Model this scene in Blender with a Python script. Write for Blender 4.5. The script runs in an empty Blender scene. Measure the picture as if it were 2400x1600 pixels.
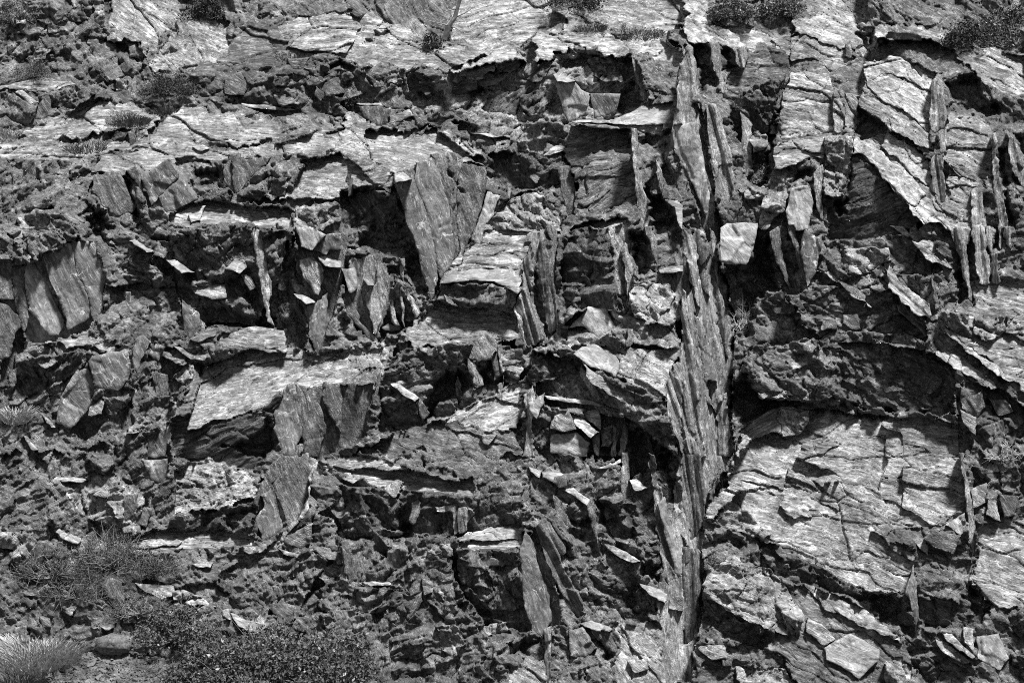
import bpy, math, random
import numpy as np
from mathutils import Vector

# ---------------------------------------------------------------- camera, sky, sun, exposure
sc = bpy.context.scene
CAM_D, YREF, CZ = 50.0, 5.0, 8.0            # camera stands 50 m in front of the foot of the cliff
cam_d = bpy.data.cameras.new('camera'); cam = bpy.data.objects.new('camera', cam_d)
sc.collection.objects.link(cam); sc.camera = cam
cam.location = (12.0, -CAM_D, CZ); cam.rotation_euler = (math.radians(90), 0, 0)
cam_d.sensor_width = 36.0; cam_d.lens = 36.0 * (CAM_D + YREF) / 24.0
cam_d.clip_start = 0.5; cam_d.clip_end = 500

SUN_AZ, SUN_EL = 36.0, 63.0                 # degrees: azimuth right of the camera's back, height above horizon
d = Vector((math.sin(math.radians(SUN_AZ)) * math.cos(math.radians(SUN_EL)),
            -math.cos(math.radians(SUN_AZ)) * math.cos(math.radians(SUN_EL)), math.sin(math.radians(SUN_EL))))
sun_l = bpy.data.lights.new('sun', 'SUN'); sun_l.energy = 5.0; sun_l.angle = math.radians(9.0); sun_l.color = (1, 1, 1)
sun = bpy.data.objects.new('sun', sun_l); sc.collection.objects.link(sun)
sun.rotation_euler = (-d).to_track_quat('-Z', 'Y').to_euler(); sun.location = (0, -20, 40)

w = bpy.data.worlds.new('World'); sc.world = w; w.use_nodes = True
nt = w.node_tree; nt.nodes.clear()
sky = nt.nodes.new('ShaderNodeTexSky'); sky.sky_type = 'NISHITA'; sky.sun_disc = False
sky.sun_elevation = math.radians(SUN_EL); sky.sun_rotation = math.radians(180 + SUN_AZ)
bw = nt.nodes.new('ShaderNodeRGBToBW'); bg = nt.nodes.new('ShaderNodeBackground'); wo = nt.nodes.new('ShaderNodeOutputWorld')
bg.inputs['Strength'].default_value = 0.05
nt.links.new(sky.outputs[0], bw.inputs[0]); nt.links.new(bw.outputs[0], bg.inputs['Color']); nt.links.new(bg.outputs[0], wo.inputs[0])
sc.view_settings.view_transform = 'Standard'; sc.view_settings.look = 'None'
sc.view_settings.exposure = 0.95; sc.view_settings.gamma = 1.0
sc.cycles.use_denoising = False; sc.cycles.pixel_filter_type = 'BLACKMAN_HARRIS'; sc.cycles.filter_width = 1.0
sc.cycles.max_bounces = 3; sc.cycles.diffuse_bounces = 2; sc.cycles.glossy_bounces = 1

# ---------------------------------------------------------------- materials (a black and white photograph: all greys)
def rock_mat(name, dark, mid, light, bump=0.6, rough=0.8, lichen=0.5, vein=0.0, spec=0.3, contrast=True, cracks=0.85, streak_glints=0.5):
    m = bpy.data.materials.new(name); m.use_nodes = True; t = m.node_tree; N = t.nodes; L = t.links
    b = N['Principled BSDF']; b.inputs['Roughness'].default_value = rough
    b.inputs['Specular IOR Level'].default_value = spec
    g = N.new('ShaderNodeNewGeometry')
    def noise(scale, detail, rgh=0.6, dist=0.0):
        n = N.new('ShaderNodeTexNoise'); n.inputs['Scale'].default_value = scale; n.inputs['Detail'].default_value = detail
        n.inputs['Roughness'].default_value = rgh; n.inputs['Distortion'].default_value = dist
        L.new(g.outputs['Position'], n.inputs['Vector']); return n.outputs[0]
    def ramp(x, pts):
        r = N.new('ShaderNodeValToRGB'); L.new(x, r.inputs[0]); e = r.color_ramp.elements
        while len(e) < len(pts): e.new(0.5)
        for k, (p, c) in enumerate(pts): e[k].position = p; e[k].color = (c, c, c, 1)
        return r.outputs[0]
    def mix(f, a, bb, mode='MIX'):
        x = N.new('ShaderNodeMix'); x.data_type = 'RGBA'; x.blend_type = mode
        for s, v in ((0, f), (6, a), (7, bb)):
            if isinstance(v, (int, float)):
                x.inputs[s].default_value = v if s == 0 else (v, v, v, 1)
            else: L.new(v, x.inputs[s])
        return x.outputs[2]
    at_ = N.new('ShaderNodeAttribute'); at_.attribute_name = 'cleave'
    def streak(sx, sy, detail, rgh=0.65, dist=0.0):
        mp = N.new('ShaderNodeMapping'); mp.inputs['Scale'].default_value = (sx, sy, sy); L.new(at_.outputs['Vector'], mp.inputs['Vector'])
        n = N.new('ShaderNodeTexNoise'); n.inputs['Scale'].default_value = 1.0; n.inputs['Detail'].default_value = detail
        n.inputs['Roughness'].default_value = rgh; n.inputs['Distortion'].default_value = dist
        L.new(mp.outputs[0], n.inputs['Vector']); return n.outputs[0]
    base = ramp(noise(1.3, 8, 0.62, 0.4), [(0.3, dark), (0.5, mid), (0.7, light)])
    st = mix(0.42, streak(1.9, 10.0, 7, 0.7, 0.8), noise(6.5, 8, 0.72, 0.5))
    fine = ramp(st, [(0.37, 0.16 if contrast else 0.55), (0.46, 0.75), (0.53, 1.15), (0.62, 2.6 if contrast else 1.55)])
    col = mix(1.0, base, fine, 'MULTIPLY')
    vc = N.new('ShaderNodeTexVoronoi'); vc.inputs['Scale'].default_value = 1.0
    mv = N.new('ShaderNodeMapping'); mv.inputs['Scale'].default_value = (2.2, 5.0, 5.0); L.new(at_.outputs['Vector'], mv.inputs['Vector'])
    L.new(mv.outputs[0], vc.inputs['Vector']); cb = N.new('ShaderNodeRGBToBW'); L.new(vc.outputs['Color'], cb.inputs[0])
    col = mix(1.0, col, ramp(cb.outputs[0], [(0.2, 0.7), (0.8, 1.3)]), 'MULTIPLY')
    cr = ramp(streak(0.9, 19.0, 5, 0.62, 1.0), [(0.36, 1.0), (0.43, 0.0)])
    col = mix(mix(1.0, cr, cracks, 'MULTIPLY'), col, 0.035)
    glint = streak(3.0, 26.0, 4, 0.6, 1.2)
    hl = ramp(glint, [(0.57, 0.0), (0.64, 1.0)])
    hp = ramp(noise(2.3, 4, 0.6), [(0.40, 0.15), (0.58, 1.0)])
    col = mix(mix(1.0, mix(1.0, hl, hp, 'MULTIPLY'), streak_glints, 'MULTIPLY'), col, min(0.6, 0.25 + light * 0.9))  # pale cleavage streaks, doubling as fine glints painted into the colour
    if lichen:
        sp = ramp(noise(16.0, 4, 0.6), [(0.60, 0.0), (0.66, 1.0)])
        pa = ramp(noise(0.9, 4, 0.6), [(0.45, 0.0), (0.62, 1.0)])
        f = mix(1.0, sp, pa, 'MULTIPLY'); k = mix(1.0, f, lichen, 'MULTIPLY')
        col = mix(k, col, min(0.62, light * 1.9))
    if vein:
        v = N.new('ShaderNodeTexVoronoi'); v.feature = 'DISTANCE_TO_EDGE'; v.inputs['Scale'].default_value = 1.7
        wn = N.new('ShaderNodeTexNoise'); wn.inputs['Scale'].default_value = 2.2; wn.inputs['Detail'].default_value = 5
        L.new(g.outputs['Position'], wn.inputs['Vector'])
        ad = N.new('ShaderNodeVectorMath'); ad.operation = 'MULTIPLY_ADD'
        L.new(wn.outputs['Color'], ad.inputs[0]); ad.inputs[1].default_value = (0.9, 0.9, 0.9); L.new(g.outputs['Position'], ad.inputs[2])
        L.new(ad.outputs[0], v.inputs['Vector'])
        vv = ramp(v.outputs['Distance'], [(0.0, 1.0), (0.035, 0.0)])
        br = ramp(noise(3.1, 5, 0.7), [(0.5, 0.0), (0.6, 1.0)])
        k = mix(1.0, mix(1.0, vv, br, 'MULTIPLY'), vein, 'MULTIPLY')
        col = mix(k, col, 0.6)
    L.new(col, b.inputs['Base Color'])
    bp = N.new('ShaderNodeBump'); bp.inputs['Strength'].default_value = bump; bp.inputs['Distance'].default_value = 0.16
    L.new(mix(0.45, streak(2.2, 17.0, 5, 0.75, 0.9), noise(13.0, 5, 0.75)), bp.inputs['Height']); L.new(bp.outputs[0], b.inputs['Normal'])
    return m
def plain_mat(name, c0, c1, scale=6.0, rough=0.7):
    m = bpy.data.materials.new(name); m.use_nodes = True; N = m.node_tree.nodes; L = m.node_tree.links
    b = N['Principled BSDF']; b.inputs['Roughness'].default_value = rough; b.inputs['Specular IOR Level'].default_value = 0.3
    g = N.new('ShaderNodeNewGeometry'); n = N.new('ShaderNodeTexNoise'); n.inputs['Scale'].default_value = scale; n.inputs['Detail'].default_value = 4
    r = N.new('ShaderNodeValToRGB'); r.color_ramp.elements[0].position = 0.35; r.color_ramp.elements[1].position = 0.65
    r.color_ramp.elements[0].color = (c0, c0, c0, 1); r.color_ramp.elements[1].color = (c1, c1, c1, 1)
    L.new(g.outputs['Position'], n.inputs['Vector']); L.new(n.outputs[0], r.inputs[0]); L.new(r.outputs[0], b.inputs['Base Color'])
    return m
MATS = [rock_mat('slate_dark', 0.035, 0.075, 0.14, bump=0.8, lichen=0.5, streak_glints=0.6),
        rock_mat('slate_mid', 0.05, 0.11, 0.20, bump=0.8, lichen=0.6, streak_glints=0.65),
        rock_mat('slate_pale', 0.11, 0.22, 0.34, bump=0.8, lichen=0.6, streak_glints=0.6),
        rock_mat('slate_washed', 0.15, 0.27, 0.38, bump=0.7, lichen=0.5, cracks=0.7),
        rock_mat('slate_cleaved', 0.07, 0.115, 0.17, bump=0.35, rough=0.6, lichen=0.4, vein=0.8, spec=0.4, contrast=False, cracks=0.6, streak_glints=0.8),
        rock_mat('slate_cleaved_pale', 0.13, 0.21, 0.29, bump=0.3, rough=0.6, lichen=0.3, vein=0.5, spec=0.4, contrast=False, cracks=0.55, streak_glints=0.6)]
TONE = {'d': 0, 'm': 1, 'p': 2, 'w': 3, 's': 4, 't': 5}  # tones also carry painted light: paler tops and treads, darker fronts and ends

# ---------------------------------------------------------------- helpers: noise
def h2(ix, iz, seed):
    n = (ix.astype(np.int64) * 374761393 + iz.astype(np.int64) * 668265263 + seed * 1274126177) & 0xFFFFFFFF
    n = ((n ^ (n >> 13)) * 1274126177) & 0xFFFFFFFF
    n = ((n ^ (n >> 16)) * 2246822519) & 0xFFFFFFFF
    return ((n ^ (n >> 15)) & 0xFFFFFF).astype(np.float32) / 16777215.0
def vn(x, z, seed):
    ix = np.floor(x); iz = np.floor(z); fx = x - ix; fz = z - iz
    fx = fx * fx * (3 - 2 * fx); fz = fz * fz * (3 - 2 * fz)
    a = h2(ix, iz, seed); b = h2(ix + 1, iz, seed); c = h2(ix, iz + 1, seed); e = h2(ix + 1, iz + 1, seed)
    return ((a * (1 - fx) + b * fx) * (1 - fz) + (c * (1 - fx) + e * fx) * fz) * 2 - 1
def fbm(x, z, seed, o=4):
    s = 0; a = 1.0
    for k in range(o):
        s = s + a * vn(x * 2 ** k + 17.3 * k, z * 2 ** k - 9.1 * k, seed + k); a *= 0.5
    return s
def facet(x, z, seed, tilt):
    """broken rock: every cell is a small plane with its own offset and tilt; also distance to the nearest joint"""
    ix = np.floor(x); iz = np.floor(z)
    d1 = np.full(x.shape, 9.0, np.float32); d2 = d1.copy(); h = np.zeros(x.shape, np.float32)
    for di in (-1, 0, 1):
        for dj in (-1, 0, 1):
            cx = ix + di; cz = iz + dj
            px = cx + h2(cx, cz, seed); pz = cz + h2(cx, cz, seed + 1)
            dx = x - px; dz = z - pz; dd = dx * dx + dz * dz
            hv = h2(cx, cz, seed + 2) * 2 - 1 + tilt * ((h2(cx, cz, seed + 3) * 2 - 1) * dx + (h2(cx, cz, seed + 4) * 2 - 1) * dz)
            near = dd < d1
            d2 = np.where(near, d1, np.minimum(d2, dd)); d1 = np.where(near, dd, d1); h = np.where(near, hv, h)
    return h, np.sqrt(d2) - np.sqrt(d1)
# (length along the cleavage, across it, amplitude, tilt, joint width, joint depth)
TEX = {
 'blk': ([(1.4, 1.0, .09, 1.4, .03, .08), (.6, .42, .06, 1.7, .04, .05), (.26, .17, .032, 1.7, .05, .02), (.12, .07, .012, 1.2, 0, 0)], .14, .006),
 'lam': ([(2.8, 1.0, .06, 1.1, .025, .08), (1.4, .40, .028, 1.5, .04, .05), (.7, .15, .014, 1.5, .06, .02), (.35, .07, .008, 1, 0, 0)], .14, .005),
 'slab': ([(2.2, .55, .025, .7, .02, .06), (.9, .2, .014, .9, .03, .02), (.3, .08, .004, 1, 0, 0)], .06, .003),
 'smo': ([(.9, .5, .035, 1.2, .015, .03), (.4, .2, .012, 1.3, 0, 0), (.18, .09, .005, 1.2, 0, 0)], .05, .003),
 'rub': ([(.9, .6, .075, 1.5, .04, .05), (.4, .26, .052, 1.8, .05, .03), (.18, .11, .026, 1.7, 0, 0), (.09, .06, .010, 1.2, 0, 0)], .12, .007),
 'str': ([(4.5, .34, .06, .35, .04, .10), (3.0, .13, .030, .4, .08, .05), (2.0, .055, .010, .5, 0, 0)], .03, .004),
}
def blur(a):
    p = np.pad(a, 1, mode='edge'); b = (p[:-2] + 2 * p[1:-1] + p[2:]) * .25
    return (b[:, :-2] + 2 * b[:, 1:-1] + b[:, 2:]) * .25
def steps(a, b, la, lb, A, B, seed):
    '''stepped rock: little noses, each with a tread on top, a front and a flank receding to the right'''
    ca = a / la + .22 * vn(a / la * .7, b / lb * .9, seed + 8); ia = np.floor(ca); ta = ca - ia
    cb = b / (lb * (.65 + .7 * h2(ia, ia * 0 + 1, seed))) + 7 * h2(ia, ia * 0, seed) + .18 * vn(a / la * 1.3, b / lb, seed + 9); ib = np.floor(cb); tb = cb - ib
    r = h2(ia, ib, seed + 2); r2 = h2(ia, ib, seed + 3); r3 = h2(ia, ib, seed + 4)
    f = .5 + .38 * r2; g = .45 + .45 * r3
    sb = np.where(tb < f, -tb / f, -1 + (tb - f) / (1 - f)); sa = np.where(ta < g, -ta / g, -1 + (ta - g) / (1 - g))
    return A * (.25 + .75 * r) * sb + B * (.2 + .8 * r2) * sa + .35 * A * (r3 - .5)
STEPS = {'blk': [(1.9, 1.3, .36, .36), (.8, .6, .17, .17), (.36, .26, .07, .07), (.15, .11, .026, .024)],
         'rub': [(1.5, .95, .28, .26), (.6, .42, .13, .13), (.27, .2, .055, .055), (.12, .09, .022, .02)],
         'str': [(.55, 3.2, .06, .30), (.22, 1.7, .04, .13), (.09, .9, .015, .035)]}
def cleave(x, z, th, seed):
    t = math.radians(th); w = .10
    return (x * math.cos(t) - z * math.sin(t) + w * fbm(x * .9, z * .9, seed + 50, 4) + seed * .37,
            x * math.sin(t) + z * math.cos(t) + w * fbm(x * .9 + 31, z * .9, seed + 60, 4) + seed * .11)
def texture(x, z, tex, th, seed, amp=1.0):
    layers, warp, grain = TEX[tex]
    if tex in STEPS:
        xm = float(x.mean()); rng = np.random.default_rng(seed)
        tb = math.radians(np.interp(xm, [3, 10, 15, 21], [-24, -14, 6, 20]) + rng.normal(0, 4)); tc = math.radians(th if tex == 'str' else 68 + rng.normal(0, 5))
        w1 = fbm(x * .8, z * .8, seed + 50, 5) * (.22 if tex != 'str' else .03); w2 = fbm(x * .8 + 31, z * .8, seed + 60, 5) * .24
        a = x * math.sin(tc) + z * math.cos(tc) + w1; b = x * math.sin(tb) + z * math.cos(tb) + w2
        out = np.zeros(x.shape, np.float32)
        for k, (la, lb, A, B) in enumerate(STEPS[tex]): out += steps(a + 3.3 * k, b + 1.7 * k, la, lb, A, B, seed + 7 * k)
        if tex != 'str':
            for k, (la, lb, am, ti, cw, cd) in enumerate(layers[:3]):
                h, e = facet((x * math.cos(tc) - z * math.sin(tc) + w2) / la + 11.7 * k, (a + w1) / lb - 5.3 * k, seed + 300 + 7 * k, ti); out += .55 * am * h
                if cw: out += cd * np.clip(1 - e / cw, 0, 1)
        out += fbm(x * 11, z * 11, seed + 90, 2) * grain
        return out * amp
    t = math.radians(th)
    a = x * math.cos(t) - z * math.sin(t); b = x * math.sin(t) + z * math.cos(t)
    wa = fbm(x * .9, z * .9, seed + 50, 4) * warp; wb = fbm(x * .9 + 31, z * .9, seed + 60, 4) * warp
    a = a + wa; b = b + wb
    out = np.zeros(x.shape, np.float32)
    for k, (la, lb, am, ti, cw, cd) in enumerate(layers):
        h, e = facet(a / la + 11.7 * k, b / lb - 5.3 * k, seed + 7 * k, ti)
        out += am * h
        if cw: out += cd * np.clip(1 - e / cw, 0, 1)
    for k in range({'slab': 2, 'str': 2, 'smo': 1}.get(tex, 0)): out = blur(out)
    out += fbm(x * 11, z * 11, seed + 90, 2) * grain
    return out * amp

# ---------------------------------------------------------------- the cliff's relief on a 25 mm grid
H = 0.025; U0, U1, V0, V1 = -1.5, 25.5, -1.0, 17.2
NI = int((U1 - U0) / H) + 1; NJ = int((V1 - V0) / H) + 1
gu = U0 + H * np.arange(NI); gv = V0 + H * np.arange(NJ)
GU, GV = np.meshgrid(gu, gv, indexing='ij'); GU = GU.astype(np.float32); GV = GV.astype(np.float32)
def at(u, v, y):
    s = (CAM_D + y) / (CAM_D + YREF)
    return 12 + (u - 12) * s, y, CZ + (v - CZ) * s
# the big form: depth in metres at points of the face (pixels of a 2400 x 1600 plan of it)
CP = [(0,-100,10.5),(0,0,9.6),(0,250,7.4),(0,340,6.6),(0,480,5.2),(0,620,4.5),(0,780,4.2),(0,1000,3.1),(0,1200,2.2),(0,1400,1.0),(0,1600,-.8),(0,1700,-1.8),
 (450,0,10),(450,200,8.2),(450,330,6.8),(450,470,5.4),(450,700,4.7),(450,850,4.0),(450,1050,3.0),(450,1250,2.1),(450,1420,1.1),(450,1600,-.4),
 (900,-100,11),(900,0,10.2),(900,130,8.7),(900,280,7.9),(900,380,6.0),(900,600,5.2),(900,760,4.7),(900,900,4.1),(900,1050,3.3),(900,1300,2.2),(900,1600,.4),
 (1350,0,10.4),(1350,110,8.5),(1350,290,7.9),(1350,400,6.8),(1350,560,5.5),(1350,750,4.6),(1350,900,3.9),(1350,1100,3.1),(1350,1350,2.1),(1350,1600,.9),(1350,1700,.2),
 (1600,0,10),(1600,100,8.2),(1600,300,6.2),(1600,500,5.0),(1600,750,4.0),(1600,1000,3.3),(1600,1250,2.7),(1600,1600,1.3),
 (1740,0,9.6),(1740,200,7.6),(1740,450,6.2),(1740,700,5.9),(1740,1000,5.0),(1740,1250,3.0),(1740,1600,1.4),
 (2000,-100,11),(2000,0,9.9),(2000,110,8.5),(2000,300,6.8),(2000,470,5.8),(2000,700,5.3),(2000,800,5.0),(2000,960,4.6),(2000,1080,3.8),(2000,1300,2.8),(2000,1600,1.5),
 (2400,-100,10),(2400,0,9.2),(2400,110,7.9),(2400,400,6.0),(2400,650,5.1),(2400,900,4.2),(2400,1200,3.3),(2400,1600,1.8),(2400,1700,1.4)]
cp = np.array(CP, float); cx = cp[:, 0] / 100; cv = (1600 - cp[:, 1]) / 100
def tps(r2): return np.where(r2 > 0, 0.5 * r2 * np.log(r2 + 1e-12), 0)
K = tps((cx[:, None] - cx) ** 2 + (cv[:, None] - cv) ** 2) + np.eye(len(cp)) * 0.05
Pm = np.stack([np.ones_like(cx), cx, cv], 1)
sol = np.linalg.solve(np.block([[K, Pm], [Pm.T, np.zeros((3, 3))]]), np.concatenate([cp[:, 2], np.zeros(3)]))
def macro(u, v):
    out = sol[-3] + sol[-2] * u + sol[-1] * v
    for k in range(len(cp)): out = out + sol[k] * tps((u - cx[k]) ** 2 + (v - cv[k]) ** 2)
    return out
st = 20; ci = np.arange(0, NI + st, st); cj = np.arange(0, NJ + st, st)
CU, CV = np.meshgrid(U0 + H * ci, V0 + H * cj, indexing='ij'); MC = macro(CU, CV)
fi = np.arange(NI) / st; fj = np.arange(NJ) / st; i0 = fi.astype(int); j0 = fj.astype(int)
a = (fi - i0)[:, None]; b = (fj - j0)[None, :]
D = (MC[i0][:, j0] * (1 - a) * (1 - b) + MC[i0 + 1][:, j0] * a * (1 - b) + MC[i0][:, j0 + 1] * (1 - a) * b + MC[i0 + 1][:, j0 + 1] * a * b).astype(np.float32)
MACRO = D.copy()
D += texture(GU, GV, 'blk', 40, 5, 1.0)
CA, CB = cleave(GU, GV, 40, 5)
ROUGHMAP = np.ones((NI, NJ), bool)
THMAP = np.full((NI, NJ), 40.0, np.float32)
TONEMAP = np.full((NI, NJ), TONE['m'], np.int32)
F = D.copy()
COVER = np.zeros((NI, NJ), bool)
PARTS = []

ORG = {'A': (0, 0), 'B': (800, 0), 'C': (1600, 0), 'D': (0, 530), 'E': (800, 530), 'F': (1600, 530), 'G': (0, 1060), 'H': (800, 1060), 'I': (1600, 1060)}
def plan_points(tile, s):
    out = []
    for p in s.split():
        x, y = map(float, p.split(','))
        if tile == 'O': x *= 1.0204; y *= 1.0204
        elif tile == 'X': pass
        else:
            ox, oy = ORG[tile]
            if x <= 0 and tile in 'ADG': x -= 180        # the rock goes on beyond the frame
            if x >= 2323 and tile in 'CFI': x += 180
            if y <= 0 and tile in 'ABC': y -= 180
            if y >= 1560 and tile in 'GHI': y += 180
            x = ox + x * .34438; y = oy + y * .34438
        out.append((x / 100, (1600 - y) / 100))
    return np.array(out)
def roughen(P, amp, rng, ragged=None):
    out = []
    n = len(P)
    for k in range(n):
        p = P[k]; q = P[(k + 1) % n]; L = np.hypot(*(q - p)); m = max(1, int(L / 0.07))
        nrm = np.array([-(q - p)[1], (q - p)[0]]) / max(L, 1e-6)
        walk = np.cumsum(rng.normal(0, 1, m + 1)); walk -= np.linspace(walk[0], walk[-1], m + 1)
        walk *= (.55 if ragged and (k in ragged and (k + 1) % n in ragged) else amp) / max(1.0, np.abs(walk).max())
        for t in range(m):
            out.append(p + (q - p) * (t / m) + nrm * (walk[t] if t else 0) * (1.0))
    return np.array(out)
def inside(P, X, Z):
    r = np.zeros(X.shape, bool); n = len(P)
    for k in range(n):
        x1, z1 = P[k]; x2, z2 = P[(k + 1) % n]
        if z1 == z2: continue
        r ^= ((z1 > Z) != (z2 > Z)) & (X < (x2 - x1) * (Z - z1) / (z2 - z1) + x1)
    return r
def snap(P, x, z):
    bx = np.zeros_like(x); bz = np.zeros_like(z); bd = np.full(x.shape, 1e9)
    n = len(P)
    for k in range(n):
        p = P[k]; q = P[(k + 1) % n]; e = q - p; l2 = max(e @ e, 1e-9)
        t = np.clip(((x - p[0]) * e[0] + (z - p[1]) * e[1]) / l2, 0, 1)
        sx = p[0] + t * e[0]; sz = p[1] + t * e[1]; dd = (x - sx) ** 2 + (z - sz) ** 2
        m = dd < bd; bd = np.where(m, dd, bd); bx = np.where(m, sx, bx); bz = np.where(m, sz, bz)
    return bx, bz
def erode_dist(M, n):
    dist = np.zeros(M.shape, np.float32); cur = M.copy()
    for k in range(n):
        dist += cur; c = cur.copy()
        c[1:] &= cur[:-1]; c[:-1] &= cur[1:]; c[:, 1:] &= cur[:, :-1]; c[:, :-1] &= cur[:, 1:]
        cur = c
    return dist
def face(tex, th, tone, pts):
    PID[0] += 1; seed = 5000 + 41 * PID[0]; rng = np.random.default_rng(seed)
    raw = np.array([tuple(map(float, p.split(','))) for p in pts.split()])
    P0 = np.stack([raw[:, 0] * .010204, 16 - raw[:, 1] * .010204], 1)
    A = np.stack([np.ones(len(P0)), P0[:, 0], P0[:, 1]], 1); co = np.linalg.lstsq(A, raw[:, 2], rcond=None)[0]
    P = roughen(P0, .07, rng)
    ia = max(1, int((P[:, 0].min() - U0) / H) - 2); ib = min(NI - 2, int((P[:, 0].max() - U0) / H) + 3)
    ja = max(1, int((P[:, 1].min() - V0) / H) - 2); jb = min(NJ - 2, int((P[:, 1].max() - V0) / H) + 3)
    S = (slice(ia, ib), slice(ja, jb)); X = GU[S]; Z = GV[S]; M = inside(P, X, Z)
    Y = MACRO[S] + co[0] + co[1] * X + co[2] * Z + texture(X, Z, tex, th, seed, 1.0)
    D[S] = np.where(M, Y, D[S]); F[S] = np.where(M, Y, F[S]); TONEMAP[S] = np.where(M, TONE[tone], TONEMAP[S])
    ca, cb = cleave(X, Z, th, seed); CA[S] = np.where(M, ca, CA[S]); CB[S] = np.where(M, cb, CB[S])
    ROUGHMAP[S] = np.where(M, tex in ('blk', 'rub'), ROUGHMAP[S]); THMAP[S] = np.where(M, th, THMAP[S])
PID = [0]
def patch(kind, tile, name, off, sx, sz, tex, th, tone, pts, bev=.04, curve=0.0, label=None, amp=1.0):
    PID[0] += 1; seed = 1000 + 37 * PID[0]; rng = np.random.default_rng(seed)
    P0 = plan_points(tile, pts)
    ragged = None
    if kind == 'b' and tile not in 'OX':
        raw = [tuple(map(float, p.split(','))) for p in pts.split()]
        ragged = {k for k, (x, y) in enumerate(raw) if x in (0, 2323) or y in (0, 1568)}
    P = roughen(P0, {'slab': .03, 'smo': .02}.get(tex, .045) if kind == 'p' else (.10 if tile != 'X' else .02), rng, ragged)
    ia = max(1, int((P[:, 0].min() - U0) / H) - 2); ib = min(NI - 2, int((P[:, 0].max() - U0) / H) + 3)
    ja = max(1, int((P[:, 1].min() - V0) / H) - 2); jb = min(NJ - 2, int((P[:, 1].max() - V0) / H) + 3)
    S = (slice(ia, ib), slice(ja, jb)); X = GU[S].astype(float); Z = GV[S].astype(float)
    M = inside(P, X, Z)
    if M.sum() < 4: return
    loose = kind == 'l'
    if loose: kind = 'p'
    if kind == 'p': off *= {'slab': .4, 'str': .45, 'lam': .35, 'smo': .7}.get(tex, .5)
    if kind == 'p' and tex in ('slab', 'str'): sx = abs(sx) + .1
    if kind == 'c': off *= .6
    if kind == 'c':
        dist = erode_dist(M, 5) / 5.0
        add = (off * dist + (sx * (X - X[M].mean()) + sz * (Z - Z[M].mean())) * (dist > .3)) * M
        D[S] += add; F[S] += add
        for q in PARTS:
            a0 = max(ia, q['ia']); a1 = min(ib, q['ib']); b0 = max(ja, q['ja']); b1 = min(jb, q['jb'])
            if a0 < a1 and b0 < b1:
                q['Y'][a0 - q['ia']:a1 - q['ia'], b0 - q['ja']:b1 - q['ja']] += add[a0 - ia:a1 - ia, b0 - ja:b1 - ja]
        return
    keep = M[:-1, :-1] | M[1:, :-1] | M[:-1, 1:] | M[1:, 1:]
    if kind == 'p':
        need = np.zeros(M.shape, bool)
        need[:-1, :-1] |= keep; need[1:, :-1] |= keep; need[:-1, 1:] |= keep; need[1:, 1:] |= keep
        o = need & ~M
        X[o], Z[o] = snap(P, X[o], Z[o])
    xc = X[M].mean(); zc = Z[M].mean(); ext = max(Z[M].max() - Z[M].min(), .1)
    Y = sx * (X - xc) + sz * (Z - zc) + curve * (Z - zc) ** 2 + texture(X.astype(np.float32), Z.astype(np.float32), tex, th, seed, amp)
    if kind == 'p' and bev:
        n = 4; dist = erode_dist(M, n)
        wear = np.clip(.6 + .6 * fbm(X * 2.5, Z * 2.5, seed + 3, 2), .1, 1.4)
        Y = Y + bev * wear * (1 - np.minimum(dist / n, 1)) ** 2
    Y = Y + (F[S][M].mean() - Y[M].mean()) + off
    if kind == 'b':
        D[S] = np.where(M, Y, D[S]); F[S] = np.where(M, Y, F[S]); TONEMAP[S] = np.where(M, TONE[tone], TONEMAP[S])
        ca, cb = cleave(X, Z, th, seed); CA[S] = np.where(M, ca, CA[S]); CB[S] = np.where(M, cb, CB[S])
        ROUGHMAP[S] = np.where(M, tex in ('blk', 'rub'), ROUGHMAP[S]); THMAP[S] = np.where(M, th, THMAP[S]); return
    D[S] = np.where(M, np.maximum(D[S], Y + .05), D[S])
    for q in PARTS:
        a0 = max(ia, q['ia']); a1 = min(ib, q['ib']); b0 = max(ja, q['ja']); b1 = min(jb, q['jb'])
        if a0 < a1 and b0 < b1:
            qs = (slice(a0 - q['ia'], a1 - q['ia']), slice(b0 - q['ja'], b1 - q['ja'])); ps = (slice(a0 - ia, a1 - ia), slice(b0 - ja, b1 - ja))
            q['Y'][qs] = np.where(M[ps], np.maximum(q['Y'][qs], Y[ps] + .05), q['Y'][qs])
    F[S] = np.where(M, Y, F[S]); COVER[S] |= (erode_dist(M, 5) >= 5)
    PARTS.append(dict(name=name, ia=ia, ib=ib, ja=ja, jb=jb, X=X, Z=Z, Y=Y, keep=keep, tone=tone, label=label, seed=seed, th=th, loose=loose))

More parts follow.
